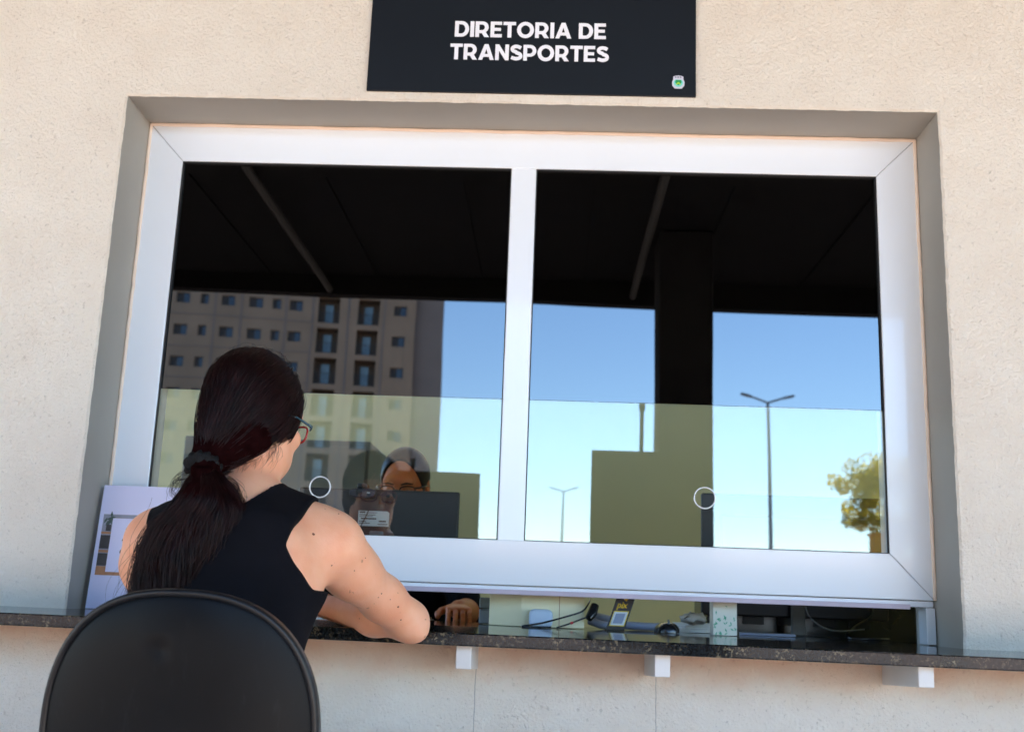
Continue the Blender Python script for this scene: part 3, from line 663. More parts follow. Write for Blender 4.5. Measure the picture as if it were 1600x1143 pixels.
MB().tube(sm([(.052, .185, z0 + .001), (.02, .18, z0), (-.018, .18, z0 + .0005), (.03, .185, z0 + .010), (.085, .19, z0 + .026), (.125, .20, z0 + .040), (.142, .225, z0 + .060), (.148, .27, z0 + .075)]), .0021, 8).build('loop', MT['blackgl'], t)
MB().tube(sm([(.065, .20, z0), (.095, .205, z0 + .010), (.125, .21, z0 + .022), (.147, .22, z0 + .030)]), .0019, 8).build('branch', MT['blackgl'], t)
MB().tube([(.142, .215, z0 + .024), (.152, .225, z0 + .038), (.158, .235, z0 + .056)], [.009, .012, .010], 10).build('connector', MT['blackgl'], t)
MB().tube([(.0985, .2045, z0 + .011), (.104, .206, z0 + .0135)], .0032, 8).build('red_tie', MT['red'], t)
t = furn('display_stand', 'slanted black card stand with yellow pix lettering on the ledge', 'sign', (.21, .25, .78))
zb = zl(.21) + .0015; shx = .33
def slant(pts): return [(x + (z - zb) * shx, z) for x, z in pts]
MB().prism(slant([(.186, zb), (.231, zb), (.231, zb + .135), (.186, zb + .135)]), 'y', .250, .256).build('card', MT['blackgl'], t, bev=.0008)
MB().prism(slant([(.190, zb + .010), (.227, zb + .010), (.227, zb + .046), (.190, zb + .046)]), 'y', .2494, .2498).build('yellow_frame', MT['yellow'], t)
MB().prism(slant([(.192, zb + .012), (.225, zb + .012), (.225, zb + .044), (.192, zb + .044)]), 'y', .2489, .2493).build('white_field', MT['paper'], t)
MB().prism(slant([(.197, zb + .016), (.220, zb + .016), (.220, zb + .040), (.197, zb + .040)]), 'y', .2484, .2488).build('blank_patch', MT['bluegrey'], t)
link('lettering', on_wall(text_mesh('pix', .021, .0006), .1935 + shx * .054, .2488, zb + .054, .95, .33), MT['yellow'], t)
MB().prism([(x + (.075) * shx, z) for x, z in [(.210 + .0085 * math.cos(a), zb + .078 + .0085 * math.sin(a)) for a in (0, PI / 2, PI, 3 * PI / 2)]], 'y', .2494, .2498).build('diamond', MT['yellow'], t)
MB().box((.184, .2565, zb - .001), (.232, .29, zb + .003)).build('foot', MT['blackgl'], t)
t = furn('computer_mouse', 'black computer mouse lying on the ledge', 'mouse', (.335, .25, .78))
P = []
for i in range(17):
    u = i / 16 * PI; row = []
    for k in range(13):
        a = k / 12 * PI
        rr = math.sin(u) ** .55; x = .335 + .031 * math.cos(a) * rr; y = .255 - .055 * math.cos(u); z = zl(.335) + .001 + .032 * math.sin(a) ** .8 * rr * (.85 + .15 * math.cos(u * .8 + .6)); row.append((x, y, z))
    P.append(row)
MB().grid(P).build('shell', MT['blackgl'], t)
MB().tube([(.335, .208, zl(.335) + .024), (.335, .222, zl(.335) + .030)], .003, 10).build('wheel', MT['grey'], t)
t = furn('grey_cable', 'thick bluish grey cable bunched behind the slanted card stand', 'cable', (.22, .36, .78))
MB().tube(sm([(.150, .36, zl(.2) + .020), (.19, .34, zl(.2) + .010), (.235, .37, zl(.2) + .012), (.29, .36, zl(.2) + .011), (.36, .40, zl(.2) + .011)]), .010, 10).build('sheath', MT['bluegrey'], t)
MB().tube(sm([(.150, .40, zl(.2) + .034), (.20, .38, zl(.2) + .026), (.26, .41, zl(.2) + .010), (.33, .44, zl(.2) + .010)]), .009, 10).build('sheath', MT['bluegrey'], t)
for i, (x, y, a, lab) in enumerate(((.44, .47, .2, 'white paper sheets stacked between the mouse and the floral box'), (.62, .47, -.15, 'bluish paper sheet in front of the wide monitor'))):
    t = furn('paper_stack', lab, 'paper', (x, y, .78))
    for k in range(4 if i == 0 else 1):
        q = MB(); c, s_ = math.cos(a + k * .12), math.sin(a + k * .12)
        pts = [(x + c * u - s_ * v, y + s_ * u + c * v) for u, v in ((-.07, -.05), (.07, -.05), (.07, .05), (-.07, .05))]
        q.prism(pts, 'z', zl(x) + .001 + k * .006, zl(x) + .0065 + k * .006).build('sheet', MT['paper'] if i == 0 else MT['bluegrey'], t)
t = furn('crumpled_tissue', 'crumpled white tissue on the papers behind the mouse', 'tissue', (.42, .42, .8))
q = MB(); q.ellipsoid((.415, .37, zl(.4) + .036), (.034, .03, .013), 18)
q.v = [(x + rng.normal(0, .003), y + rng.normal(0, .003), z + rng.normal(0, .003)) for x, y, z in q.v]
q.build('paper_ball', MT['paper'], t)
t = furn('floral_box', 'white carton with a green leaf print, on the ledge left of the wide monitor', 'box', (.47, .25, .78))
bx0, bx1, by0 = .4430, .5010, .225
MB().box((bx0, by0, zl(.45) + .0008), (bx1, by0 + .055, .925)).build('carton', simple('floral_card', srgb(228, 222, 204), .5, var=.02), t, bev=.0015)
for k in range(26):
    u = rng.uniform(bx0 + .004, bx1 - .004); v = zl(.45) + .004 + abs(rng.normal(0, .030)); a = rng.uniform(0, PI); L = rng.uniform(.003, .006)
    if v > .90: continue
    MB().prism([(u + L * math.cos(a), v + L * math.sin(a)), (u - L * .35 * math.sin(a), v + L * .35 * math.cos(a)), (u - L * math.cos(a), v - L * math.sin(a)), (u + L * .35 * math.sin(a), v - L * .35 * math.cos(a))], 'y', by0 - .0005 - k * .00001, by0 - .0001).build('leaf_print', MT['green'], t)
t = furn('monitor_cable', 'thin grey and black cables sagging behind the wide monitor', 'cable', (.85, .5, .78))
MB().tube(sm([(.74, .58, .90), (.75, .55, .83), (.80, .52, .795), (.90, .56, .80)]), .002, 8).build('grey_lead', MT['grey'], t)
MB().tube(sm([(.925, .60, .90), (.925, .58, .84), (.87, .56, .805), (.84, .50, zl(.84) + .004), (.90, .46, zl(.9) + .004), (.945, .50, zl(.94) + .004)]), .0038, 8).build('black_lead', MT['blackgl'], t)
t = furn('keyboard', 'dark keyboard under the clerk\'s hand', 'keyboard', (-.44, .66, .77))
MB().box((-.60, .575, .7635), (-.28, .70, .781)).build('tray', MT['moniback'], t, bev=.004)
kb = MB()
for i in range(14):
    for j in range(5): kb.box((-.595 + i * .0223, .585 + j * .0215, .7812), (-.595 + i * .0223 + .018, .585 + j * .0215 + .0175, .787))
kk = kb.build('keys', MT['blackgl'], t); tag(kk, kind='stuff')
t = furn('paper_sheet', 'pale sheet of paper on the ledge behind the woman\'s forearm', 'paper', (-.40, .3, .78))
MB().prism([(-.52, .12), (-.33, .10), (-.31, .30), (-.50, .33)], 'z', zl(-.5) + .0006, zl(-.5) + .0014).build('sheet', MT['paper'], t)

# poster leaning in the left corner of the recess
ps = thing('poster', (-.90, .10, .785), 'lavender white poster with a framed desk photo, leaning in the left window corner', 'poster')
pz0, ph, pw, px0 = zc(-1) + .001, .292, .30, -1.036
ang = math.radians(6)
def PP(u, v, d): # u across, v up, d out of the sheet toward the viewer
    return (px0 + u, .078 + v * math.sin(ang) - d * math.cos(ang), pz0 + v * math.cos(ang) - d * math.sin(ang) + .0005)
def pp(u0, v0, u1, v1, d0, d1, name, mat, parent, poly=None):
    poly = poly or [(u0, v0), (u1, v0), (u1, v1), (u0, v1)]; n = len(poly)
    v = [PP(a, b, d0) for a, b in poly] + [PP(a, b, d1) for a, b in poly]
    f = [tuple(range(n))[::-1], tuple(range(n, 2 * n))] + [(i, (i + 1) % n, n + (i + 1) % n, n + i) for i in range(n)]
    return MB().add(v, f).build(name, MT[mat], parent, merge=True)
sh_ = pp(0, 0, pw, ph, 0, .003, 'sheet', 'lavender', ps)
ph_ = pp(.010, .078, .26, .222, .0032, .0036, 'photo_print', 'p_grey', ps)
for a in ((.010, .175, .045, .180, 'p_wood'), (.010, .140, .045, .172, 'p_dark'), (.010, .131, .06, .137, 'p_wood'), (.010, .100, .045, .129, 'p_dark'), (.010, .078, .255, .099, 'p_wood')):
    pp(a[0], a[1], a[2], a[3], .0037, .0040, 'photo_shape', a[4], ph_)
for k in range(12):
    u = .025 + rng.normal(0, .006); v = .207 + rng.normal(0, .006); a = rng.uniform(0, PI)
    pp(0, 0, 0, 0, .0037, .0041 + k * .00003, 'photo_leaf', 'p_leaf', ph_, [(u + .008 * math.cos(a), v + .008 * math.sin(a)), (u - .003 * math.sin(a), v + .003 * math.cos(a)), (u - .008 * math.cos(a), v - .008 * math.sin(a)), (u + .003 * math.sin(a), v - .003 * math.cos(a))])
pp(.020, .182, .032, .197, .0037, .0044, 'photo_pot', 'p_dark', ph_)
pp(.034, .086, .20, .213, .0045, .0048, 'photo_card', 'lavender', ps)
for txt, u, v in (('N', .068, .178), ('A', .063, .160), ('C', .061, .128)):
    me = text_mesh(txt, .017, .0004); me.transform(Matrix(((1, 0, 0, 0), (0, 1, 0, 0), (0, 0, 1, 0), (0, 0, 0, 1))))
    for vv in me.vertices: vv.co = Vector(PP(u + vv.co.x, v + vv.co.y, .0050))
    link('letter', me, MT['ink'], ps)

# ------------------------------------------------------------------ signed-distance bodies -> one continuous mesh
def V3(*a): return np.array(a, float)
def rc(a, b, r1, r2, k=.02):
    a = np.array(a, float); b = np.array(b, float); ab = b - a; L2 = float(ab @ ab) + 1e-12; m = max(r1, r2)
    def fn(X, Y, Z):
        px, py, pz = X - a[0], Y - a[1], Z - a[2]
        t = np.clip((px * ab[0] + py * ab[1] + pz * ab[2]) / L2, 0, 1)
        return np.sqrt((px - t * ab[0]) ** 2 + (py - t * ab[1]) ** 2 + (pz - t * ab[2]) ** 2) - (r1 + t * (r2 - r1))
    return fn, np.minimum(a, b) - m, np.maximum(a, b) + m, k, 0
def el(c, r, A=None, k=.02, op=0):
    c = np.array(c, float); r = np.array(r, float); A = np.eye(3) if A is None else np.array(A, float); m = max(r)
    def fn(X, Y, Z):
        px, py, pz = X - c[0], Y - c[1], Z - c[2]
        q = [(px * A[i, 0] + py * A[i, 1] + pz * A[i, 2]) / r[i] for i in range(3)]
        k0 = np.sqrt(q[0] ** 2 + q[1] ** 2 + q[2] ** 2) + 1e-9
        k1 = np.sqrt((q[0] / r[0]) ** 2 + (q[1] / r[1]) ** 2 + (q[2] / r[2]) ** 2) + 1e-9
        return k0 * (k0 - 1) / k1
    return fn, c - m, c + m, k, op
def field(prims, lo, hi, h):
    n = [int((hi[i] - lo[i]) / h) + 1 for i in range(3)]
    ax = [(lo[i] + np.arange(n[i]) * h).astype(np.float32) for i in range(3)]
    Fd = np.full(n, .2, np.float32)
    for fn, a, b, k, op in prims:
        s = [slice(max(0, int((a[i] - .05 - lo[i]) / h)), max(0, min(n[i], int((b[i] + .05 - lo[i]) / h) + 2))) for i in range(3)]
        if any(q.stop <= q.start for q in s): continue
        X, Y, Z = np.meshgrid(ax[0][s[0]], ax[1][s[1]], ax[2][s[2]], indexing='ij', sparse=True)
        d = fn(X, Y, Z).astype(np.float32); o = Fd[tuple(s)]
        if op == 0:
            hh = np.maximum(k - np.abs(o - d), 0) / k; Fd[tuple(s)] = np.minimum(o, d) - hh * hh * k * .25
        else:
            d = -d; hh = np.maximum(k - np.abs(o - d), 0) / k; Fd[tuple(s)] = np.maximum(o, d) + hh * hh * k * .25
    return Fd, ax
def nets(Fd, lo, h):
    I = Fd < 0; nx, ny, nz_ = Fd.shape
    c = np.zeros((nx - 1, ny - 1, nz_ - 1), np.int8)
    for dx in (0, 1):
        for dy in (0, 1):
            for dz in (0, 1): c += I[dx:nx - 1 + dx, dy:ny - 1 + dy, dz:nz_ - 1 + dz]
    act = np.argwhere((c > 0) & (c < 8)); idx = -np.ones(c.shape, np.int64); idx[tuple(act.T)] = np.arange(len(act))
    acc = np.zeros((len(act), 3)); cnt = np.zeros(len(act))
    cor = [(dx, dy, dz) for dx in (0, 1) for dy in (0, 1) for dz in (0, 1)]
    for i, p in enumerate(cor):
        for q in cor[i + 1:]:
            if sum(abs(p[k] - q[k]) for k in range(3)) != 1: continue
            fa = Fd[act[:, 0] + p[0], act[:, 1] + p[1], act[:, 2] + p[2]]; fb = Fd[act[:, 0] + q[0], act[:, 1] + q[1], act[:, 2] + q[2]]
            m = (fa < 0) != (fb < 0); t = np.where(m, fa / np.where(m, fa - fb, 1), 0)
            for k in range(3): acc[:, k] += np.where(m, p[k] + t * (q[k] - p[k]), 0)
            cnt += m
    v = (act + acc / cnt[:, None]) * h + np.array(lo)
    fs = []
    for ax in range(3):
        sa = [slice(1, -1)] * 3; sa[ax] = slice(0, -1); sb = [slice(1, -1)] * 3; sb[ax] = slice(1, None)
        A = I[tuple(sa)]; B = I[tuple(sb)]; e = np.argwhere(A != B)
        off = np.array([1, 1, 1]); off[ax] = 0; g_ = e + off; fl = A[tuple(e.T)]
        u, w_ = [(1, 2), (2, 0), (0, 1)][ax]
        def cell(du, dw):
            q = g_.copy(); q[:, u] -= du; q[:, w_] -= dw; return idx[tuple(q.T)]
        f = np.stack([cell(1, 1), cell(0, 1), cell(0, 0), cell(1, 0)], 1); f[~fl] = f[~fl][:, ::-1]; fs.append(f)
    f = np.concatenate(fs); f = f[(f >= 0).all(1)]
    return v, f
def np_mesh(name, v, f):
    me = bpy.data.meshes.new(name); me.vertices.add(len(v)); me.vertices.foreach_set('co', v.astype(np.float32).ravel())
    n = f.shape[1]; me.loops.add(f.size); me.loops.foreach_set('vertex_index', f.astype(np.int32).ravel())
    me.polygons.add(len(f)); me.polygons.foreach_set('loop_start', np.arange(0, f.size, n, dtype=np.int32))
    me.polygons.foreach_set('use_smooth', np.ones(len(f), bool)); me.update(calc_edges=True); me.validate(); return me
def solid(name, prims, h, mat, parent=None, post=None, relax=2, pad=.02):
    lo = np.min([p[1] for p in prims if p[4] == 0], 0) - pad; hi = np.max([p[2] for p in prims if p[4] == 0], 0) + pad
    Fd, ax = field(prims, lo, hi, h)
    if post is not None:
        X, Y, Z = np.meshgrid(*ax, indexing='ij', sparse=True); Fd = post(Fd, X, Y, Z).astype(np.float32)
    v, f = nets(Fd, lo, h)
    for _ in range(relax):   # light smoothing over quad edges
        a = np.zeros_like(v); c = np.zeros(len(v))
        for i in range(4):
            p, q = f[:, i], f[:, (i + 1) % 4]
            np.add.at(a, p, v[q]); np.add.at(c, p, 1); np.add.at(a, q, v[p]); np.add.at(c, q, 1)
        v = v * .5 + a / c[:, None] * .5
    return link(name, np_mesh(name, v, f), mat, parent)

def head_frame(yaw, pitch):
    f = V3(math.sin(yaw) * math.cos(pitch), math.cos(yaw) * math.cos(pitch), -math.sin(pitch))
    r = V3(math.cos(yaw), -math.sin(yaw), 0); u = np.cross(r, f); return r, f, u
def head_prims(c, r, f, u, s=1.0):
    A = np.array([r, f, u]); P = lambda x, y, z: np.array(c) + s * (r * x + f * y + u * z)
    E = lambda x, y, z, a, b, d, k=.02, op=0: el(P(x, y, z), (a * s, b * s, d * s), A, k, op)
    L = [E(0, -.012, .032, .073, .093, .085), E(0, .030, -.035, .060, .062, .078, .03), E(0, .060, -.088, .030, .030, .026, .03),
         E(.035, .030, -.070, .028, .050, .035, .03), E(-.035, .030, -.070, .028, .050, .035, .03),
         E(.040, .072, -.022, .022, .018, .018, .02), E(-.040, .072, -.022, .022, .018, .018, .02),
         E(0, .078, .030, .052, .020, .020, .02),
         E(.031, .093, .002, .016, .012, .011, .012, 1), E(-.031, .093, .002, .016, .012, .011, .012, 1),
         E(.031, .079, .001, .0125, .0125, .0118, .004), E(-.031, .079, .001, .0125, .0125, .0118, .004),
         rc(P(0, .090, .008), P(0, .112, -.030), .008 * s, .011 * s, .012), rc(P(.011, .100, -.034), P(-.011, .100, -.034), .008 * s, .008 * s, .008),
         E(0, .092, -.060, .022, .010, .006, .008), E(0, .090, -.069, .020, .010, .006, .006), E(0, .101, -.0645, .022, .008, .0016, .003, 1),
         E(.0745, -.008, -.005, .007, .018, .030, .008), E(-.0745, -.008, -.005, .007, .018, .030, .008)]
    return L, P, A
def hand_prims(w, d, nrm, s=1.0, curl=.5, thumb=1):
    """palm + four bent fingers + thumb; w wrist, d pointing direction, nrm back-of-hand normal"""
    d = np.array(d, float); d /= np.linalg.norm(d); nrm = np.array(nrm, float); nrm -= d * (nrm @ d); nrm /= np.linalg.norm(nrm); sd = np.cross(d, nrm) * thumb
    w = np.array(w, float); L = [el(w + d * .047 * s, (.048 * s, .038 * s, .014 * s), np.array([d, sd, nrm]), .012)]
    for i, (o, ln) in enumerate(((.031, .068), (.0105, .076), (-.010, .071), (-.030, .056))):
        b = w + d * (.086 - abs(i - 1.2) * .004) * s + sd * o * s; a = 0.25 * curl; p = b; dirn = d
        L.append(rc(w + d * .03 * s + sd * o * .7 * s, b, .010 * s, .0098 * s, .008))
        for j, fr in enumerate((.45, .32, .23)):
            a += (.35, .75, .45)[j] * curl; dirn = d * math.cos(a) - nrm * math.sin(a) + sd * o * .8
            q = p + dirn * ln * fr * s; L.append(rc(p, q, (.0086 - .0006 * j) * s, (.0080 - .0008 * j) * s, .002)); p = q
    b = w + d * .022 * s + sd * .026 * s
    p1 = b + (d * .55 + sd * .75 - nrm * .15) * .034 * s; p2 = p1 + (d * .85 + sd * .35 - nrm * .25) * .030 * s; p3 = p2 + (d * .95 + sd * .05 - nrm * .3) * .024 * s
    L += [rc(b, p1, .014 * s, .011 * s, .012), rc(p1, p2, .0108 * s, .0098 * s, .004), rc(p2, p3, .0098 * s, .0080 * s, .004)]
    return L

# ------------------------------------------------------------------ seated woman at the ledge
HC = V3(-.514, -.512, 1.157)
hr, hf, hu = head_frame(math.radians(25), math.radians(13))
hp, HP, HA = head_prims(HC, hr, hf, hu, .965); hp = hp[:-2]   # ears lie under the hair
torso = [el((-.475, -.735, .575), (.165, .120, .115), None, .05), el((-.482, -.675, .72), (.120, .088, .13), None, .06), el((-.492, -.605, .86), (.150, .092, .135), None, .06),
         rc((-.49, -.575, .945), (-.348, -.550, .928), .060, .048, .05), rc((-.50, -.575, .945), (-.650, -.553, .920), .060, .046, .05),
         rc((-.50, -.562, .985), (-.380, -.553, .957), .046, .036, .04), rc((-.505, -.562, .985), (-.622, -.556, .948), .046, .034, .04),
         el((-.43, -.655, .875), (.055, .028, .085), None, .04), el((-.56, -.655, .87), (.055, .028, .085), None, .04)]
neck = [rc((-.503, -.560, .975), (-.507, -.520, 1.100), .053, .049, .03)]
ELB = V3(-.226, -.345, .794); WR = V3(-.425, -.165, .812)
armR = [rc((-.340, -.547, .920), (-.316, -.490, .882), .049, .047, .04), rc((-.318, -.495, .882), (-.270, -.405, .834), .046, .041, .03), rc((-.270, -.405, .834), ELB, .041, .036, .02),
        el(ELB + V3(.014, -.012, -.016), (.026, .024, .024), None, .012), rc(ELB, (-.300, -.285, .802), .037, .040, .02), rc((-.300, -.285, .802), WR, .040, .0235, .02)]
armL = [rc((-.664, -.548, .918), (-.682, -.510, .880), .051, .047, .04), rc((-.682, -.510, .880), (-.697, -.420, .805), .047, .040, .03), rc((-.697, -.420, .805), (-.640, -.255, .812), .040, .040, .02), rc((-.640, -.255, .812), (-.575, -.115, .812), .040, .024, .02)]
hands = hand_prims(WR, (-.75, .62, -.02), (0, 0, 1), .95, .35, -1) + hand_prims((-.575, -.115, .812), (.45, .85, -.02), (0, 0, 1), .95, .35, 1)
legs = []
for s in (-1, 1):
    kx = -.560 + s * .085
    legs += [rc((-.480 + s * .080, -.72, .535), (kx, -.27, .525), .078, .056, .04), rc((kx, -.27, .525), (kx, -.28, .36), .055, .053, .03), rc((kx, -.29, .38), (kx, -.24, .20), .052, .034, .03), el((kx, -.185, .165), (.034, .085, .028), None, .03)]
woman = solid('person', hp + neck + torso + armR + armL + hands + [((lambda X, Y, Z, fn=p[0]: fn(X, Y, Z) + .008), p[1], p[2], p[3], p[4]) if i % 4 != 3 else p for i, p in enumerate(legs)], .0052, MT['skin'], None, relax=2)
tag(woman, 'woman with auburn ponytail and sleeveless black top, seated with one elbow on the ledge', 'person')
def inflate(prims, d):
    return [((lambda X, Y, Z, fn=p[0]: fn(X, Y, Z) - d), p[1] - d, p[2] + d, p[3], p[4]) for p in prims]
def cut_top(Fd, X, Y, Z):
    ar = np.where(Z > .915, -.398 + (Z - .915) * .235, np.where(Z > .845, -.398 + (.915 - Z) * .62, .5))
    al = np.where(Z > .90, -.668 - (Z - .90) * .05, np.where(Z > .84, -.668 - (.90 - Z) * .55, -2.))
    nk = .972 + np.maximum(np.abs(X + .503) - .008, 0) ** 1.5 * 4.2 - np.maximum(Y + .53, 0) * .9
    nk = np.where(np.abs(X + .503) < .075, nk, 2.)
    Fd0 = Fd; Fd = np.maximum(Fd, X - ar); Fd = np.maximum(Fd, al - X); Fd = np.maximum(Fd, (Z - nk) * .8 + 0 * X)
    inb = Z > .845
    hem = np.where(inb & ((ar - X < .011) | (X - al < .011)), .0016, 0) + np.where((nk < 1.9) & (nk - Z < .010), .0014, 0)
    wr = .0022 * np.sin(Z * 70 + X * 34 + 2.2 * np.sin(X * 23)) * np.clip((.88 - Z) / .10, 0, 1) + .0012 * np.sin(X * 90 - Z * 60 + Y * 30) * np.clip(1 - np.abs(Z - .87) / .07, 0, 1)
    return np.maximum(Fd - hem - wr, .52 - Z)
solid('top', inflate(torso + neck[:0], .0065), .0042, MT['top'], woman, cut_top, relax=1)
solid('trousers', inflate([torso[0]] + [p for i, p in enumerate(legs) if i % 4 != 3], .008), .008, MT['trousers'], woman, lambda Fd, X, Y, Z: np.maximum(np.maximum(Fd, Z - .60), .205 - Z), relax=2)
for s in (-1, 1):
    kx = -.560 + s * .085
    solid('shoe', [el((kx, -.185, .163), (.041, .100, .040), None, .02), rc((kx, -.255, .17), (kx, -.255, .19), .042, .040, .03)], .006, MT['shoe'], woman, lambda Fd, X, Y, Z: np.maximum(Fd, FL + .001 - Z))
# moles on the right arm
from mathutils.bvhtree import BVHTree
bv = BVHTree.FromPolygons([v.co for v in woman.data.vertices], [p.vertices for p in woman.data.polygons])
for (x, y, z, r) in ((-.390, -.60, .920, .0031), (-.336, -.60, .889, .0016), (-.255, -.48, .840, .0018), (-.263, -.48, .833, .0014), (-.226, -.44, .816, .0023), (-.220, -.42, .782, .0020), (-.312, -.55, .890, .0014), (-.30, -.54, .905, .0013), (-.345, -.56, .95, .0015), (-.24, -.46, .83, .0012)):
    hit = bv.find_nearest((x, y, z))
    if hit[0] is not None:
        nrm = hit[1]; q = nrm.to_track_quat('Z', 'Y').to_matrix()
        MB().ellipsoid(hit[0], (r, r * .8, .0007), 10, M=q).build('mole', simple('mole', srgb(118, 62, 40), .6, var=.05) if 'mole' not in bpy.data.materials else bpy.data.materials['mole'], woman)

# hair: cap + ponytail volume, with strands grown over both
KN = V3(-.562, -.622, 1.052)
capc = HC + hu * .028 - hf * .012
CR = V3(.0785, .0985, .0915)
tailC = [V3(-.562, -.622, 1.052), V3(-.550, -.653, 1.030), V3(-.536, -.672, .985), V3(-.558, -.680, .930), V3(-.570, -.684, .870), V3(-.576, -.684, .81), V3(-.582, -.680, .75), V3(-.586, -.676, .70)]
tailW = [.016, .024, .056, .072, .070, .066, .054, .030]; tailD = [.016, .022, .034, .036, .034, .030, .024, .014]
cap_prims = [el(capc, CR - .005, HA, .02), el(HC - hf * .022 - hu * .045, (.060, .066, .070), HA, .02), rc(HC - hf * .058 - hu * .055, KN, .048, .018, .03), rc(HC - hf * .035 - hu * .055 + hr * .028, KN, .040, .018, .03), rc(HC - hf * .045 - hu * .04 - hr * .035, KN, .038, .018, .03)]
for i in range(1, 7):
    w_ = tailW[i] * .74
    for s in (-1, 0, 1):
        w2 = tailW[i + 1] * .74
        cap_prims.append(rc(tailC[i] + V3(s * (w_ - tailD[i] * .7), 0, 0), tailC[i + 1] + V3(s * max(w2 - tailD[i + 1] * .7, 0), 0, 0), tailD[i] * .72, tailD[i + 1] * .72, .02))
cap_prims.append(rc(KN, tailC[1], .015, .017, .015))
def cut_hair(Fd, X, Y, Z):
    px, py, pz = X - HC[0], Y - HC[1], Z - HC[2]
    fz = px * hf[0] + py * hf[1] + pz * hf[2]; uz = px * hu[0] + py * hu[1] + pz * hu[2]
    rz = np.abs(px * hr[0] + py * hr[1] + pz * hr[2])
    front = fz - (.050 + .28 * np.maximum(uz, -.05) + .042 * np.clip((rz - .040) / .03, 0, 1))
    low = (-.122 + .42 * np.maximum(fz + .06, 0)) - uz
    near = np.sqrt((X - KN[0]) ** 2 + (Y - KN[1]) ** 2 + (Z - KN[2]) ** 2) - .045
    isup = np.where(Z + 0 * X > 1.062, 1, 0)
    low = np.where((low > 0) & (near < 0), -.01, low)
    cutv = np.maximum(front, np.where((X < -.535 + 0 * Z) & (Z < 1.045), -1, low))
    return np.maximum(Fd, cutv)
MT['hair_base'] = simple('hair_base', (.010, .0026, .0028), 1.0, var=.4, vscale=60, spec=0.0)
hair = solid('hair', cap_prims, .0045, MT['hair_base'], woman, cut_hair, relax=3)

def strands(name, paths, r0, r1, mat, parent):
    cu = bpy.data.hair_curves.new(name); n = paths.shape[1]
    cu.add_curves([n] * len(paths)); cu.attributes['position'].data.foreach_set('vector', paths.astype(np.float32).ravel())
    ra = cu.attributes.new('radius', 'FLOAT', 'POINT') if 'radius' not in cu.attributes else cu.attributes['radius']
    t = np.linspace(0, 1, n); rr = (r0 + (r1 - r0) * t ** 2)[None, :] * rng.uniform(.7, 1.2, (len(paths), 1))
    ra.data.foreach_set('value', rr.astype(np.float32).ravel()); cu.materials.append(mat)
    o = bpy.data.objects.new(name, cu); COL.objects.link(o); o.parent = parent; o['kind'] = 'stuff'; return o
def crv(q): return np.stack([np.full(q.shape[:-1], CR[0]), np.full(q.shape[:-1], CR[1]), np.where(q[..., 2] < 0, .143, CR[2])], -1)
def toE(p): 
    q = (np.atleast_2d(p) - capc) @ HA.T; return q / crv(q)
def unit(q): return q / np.linalg.norm(q, axis=-1, keepdims=True)
nk_ = unit(toE(KN))[0]
NS = 9000; T_ = np.linspace(0, 1, 16)
d0 = unit(rng.normal(0, 1, (60000, 3))); pw_ = d0 * crv(d0)
fz, uz = pw_[:, 1] - .012, pw_[:, 2] + .032
rz = np.abs(pw_[:, 0]); ok = (fz < .054 + .28 * np.maximum(uz, -.05) + .042 * np.clip((rz - .040) / .03, 0, 1)) & (uz > -.116 + .42 * np.maximum(fz + .06, 0))
d0 = d0[ok][:NS]; NS = len(d0)
hl = np.abs(pw_[ok][:NS, 1] - .012 - (.046 + .30 * np.maximum(pw_[ok][:NS, 2] + .032, -.05)))
om = np.arccos(np.clip(d0 @ nk_, -1, 1))[:, None]
so = np.sin(om) + 1e-6
dirs = (np.sin((1 - T_[None, :]) * om) / so)[:, :, None] * d0[:, None, :] + (np.sin(T_[None, :] * om) / so)[:, :, None] * nk_
ph = rng.uniform(0, 2 * PI, (NS, 1)); off = rng.normal(0, .0022, (NS, 1)) + .0018 * np.sin(T_[None, :] * 7 + ph) + np.sin(PI * T_[None, :]) * .0015
kr = np.linalg.norm((toE(KN)[0]) ) 
rad = 1 + (kr - 1) * np.clip((T_[None, :] - .55) / .45, 0, 1) ** 2
pos = capc + ((dirs * crv(dirs)) @ HA) * rad[:, :, None] + unit((dirs / crv(dirs)) @ HA) * off[:, :, None]
jit = rng.normal(0, .0045, (NS, 1, 3)) * (T_[None, :, None] ** 3); pos = pos + jit
strands('hair_strands', pos, .00042, .00030, MT['hair'], woman)
# ponytail strands
def cr_curve(P, n):
    P = np.array(P); tt = np.linspace(0, len(P) - 1.0001, n); out = []
    for t in tt:
        i = int(t); u = t - i; a, b, c, d = P[max(i - 1, 0)], P[i], P[min(i + 1, len(P) - 1)], P[min(i + 2, len(P) - 1)]
        out.append(.5 * ((2 * b) + (c - a) * u + (2 * a - 5 * b + 4 * c - d) * u * u + (3 * b - a - 3 * c + d) * u ** 3))
    return np.array(out)
NP_, NT_ = 30, 5200
cc = cr_curve(tailC, NP_); cw = cr_curve([[w_, d, 0] for w_, d in zip(tailW, tailD)], NP_)
th = rng.uniform(0, 2 * PI, (NT_, 1)); rh = rng.uniform(.25, 1.0, (NT_, 1)) ** .5 * rng.uniform(.85, 1.10, (NT_, 1)); tt = np.linspace(0, 1, NP_)[None, :]
clump = np.round(th * 9 / (2 * PI)) * 1.7
wav = .010 * tt ** .8 * np.sin(tt * 11 + clump + rng.normal(0, .35, (NT_, 1))); wav2 = .006 * tt * np.sin(tt * 17 + clump * 2.1 + rng.normal(0, .5, (NT_, 1)))
fr = rng.uniform(.55, 1.0, (NT_, 1)); ti = np.clip(tt * fr, 0, 1) * (NP_ - 1); i0 = np.minimum(ti.astype(int), NP_ - 2); uu = (ti - i0)[:, :, None]
ctr = cc[i0] * (1 - uu) + cc[i0 + 1] * uu; wd = cw[i0] * (1 - uu) + cw[i0 + 1] * uu
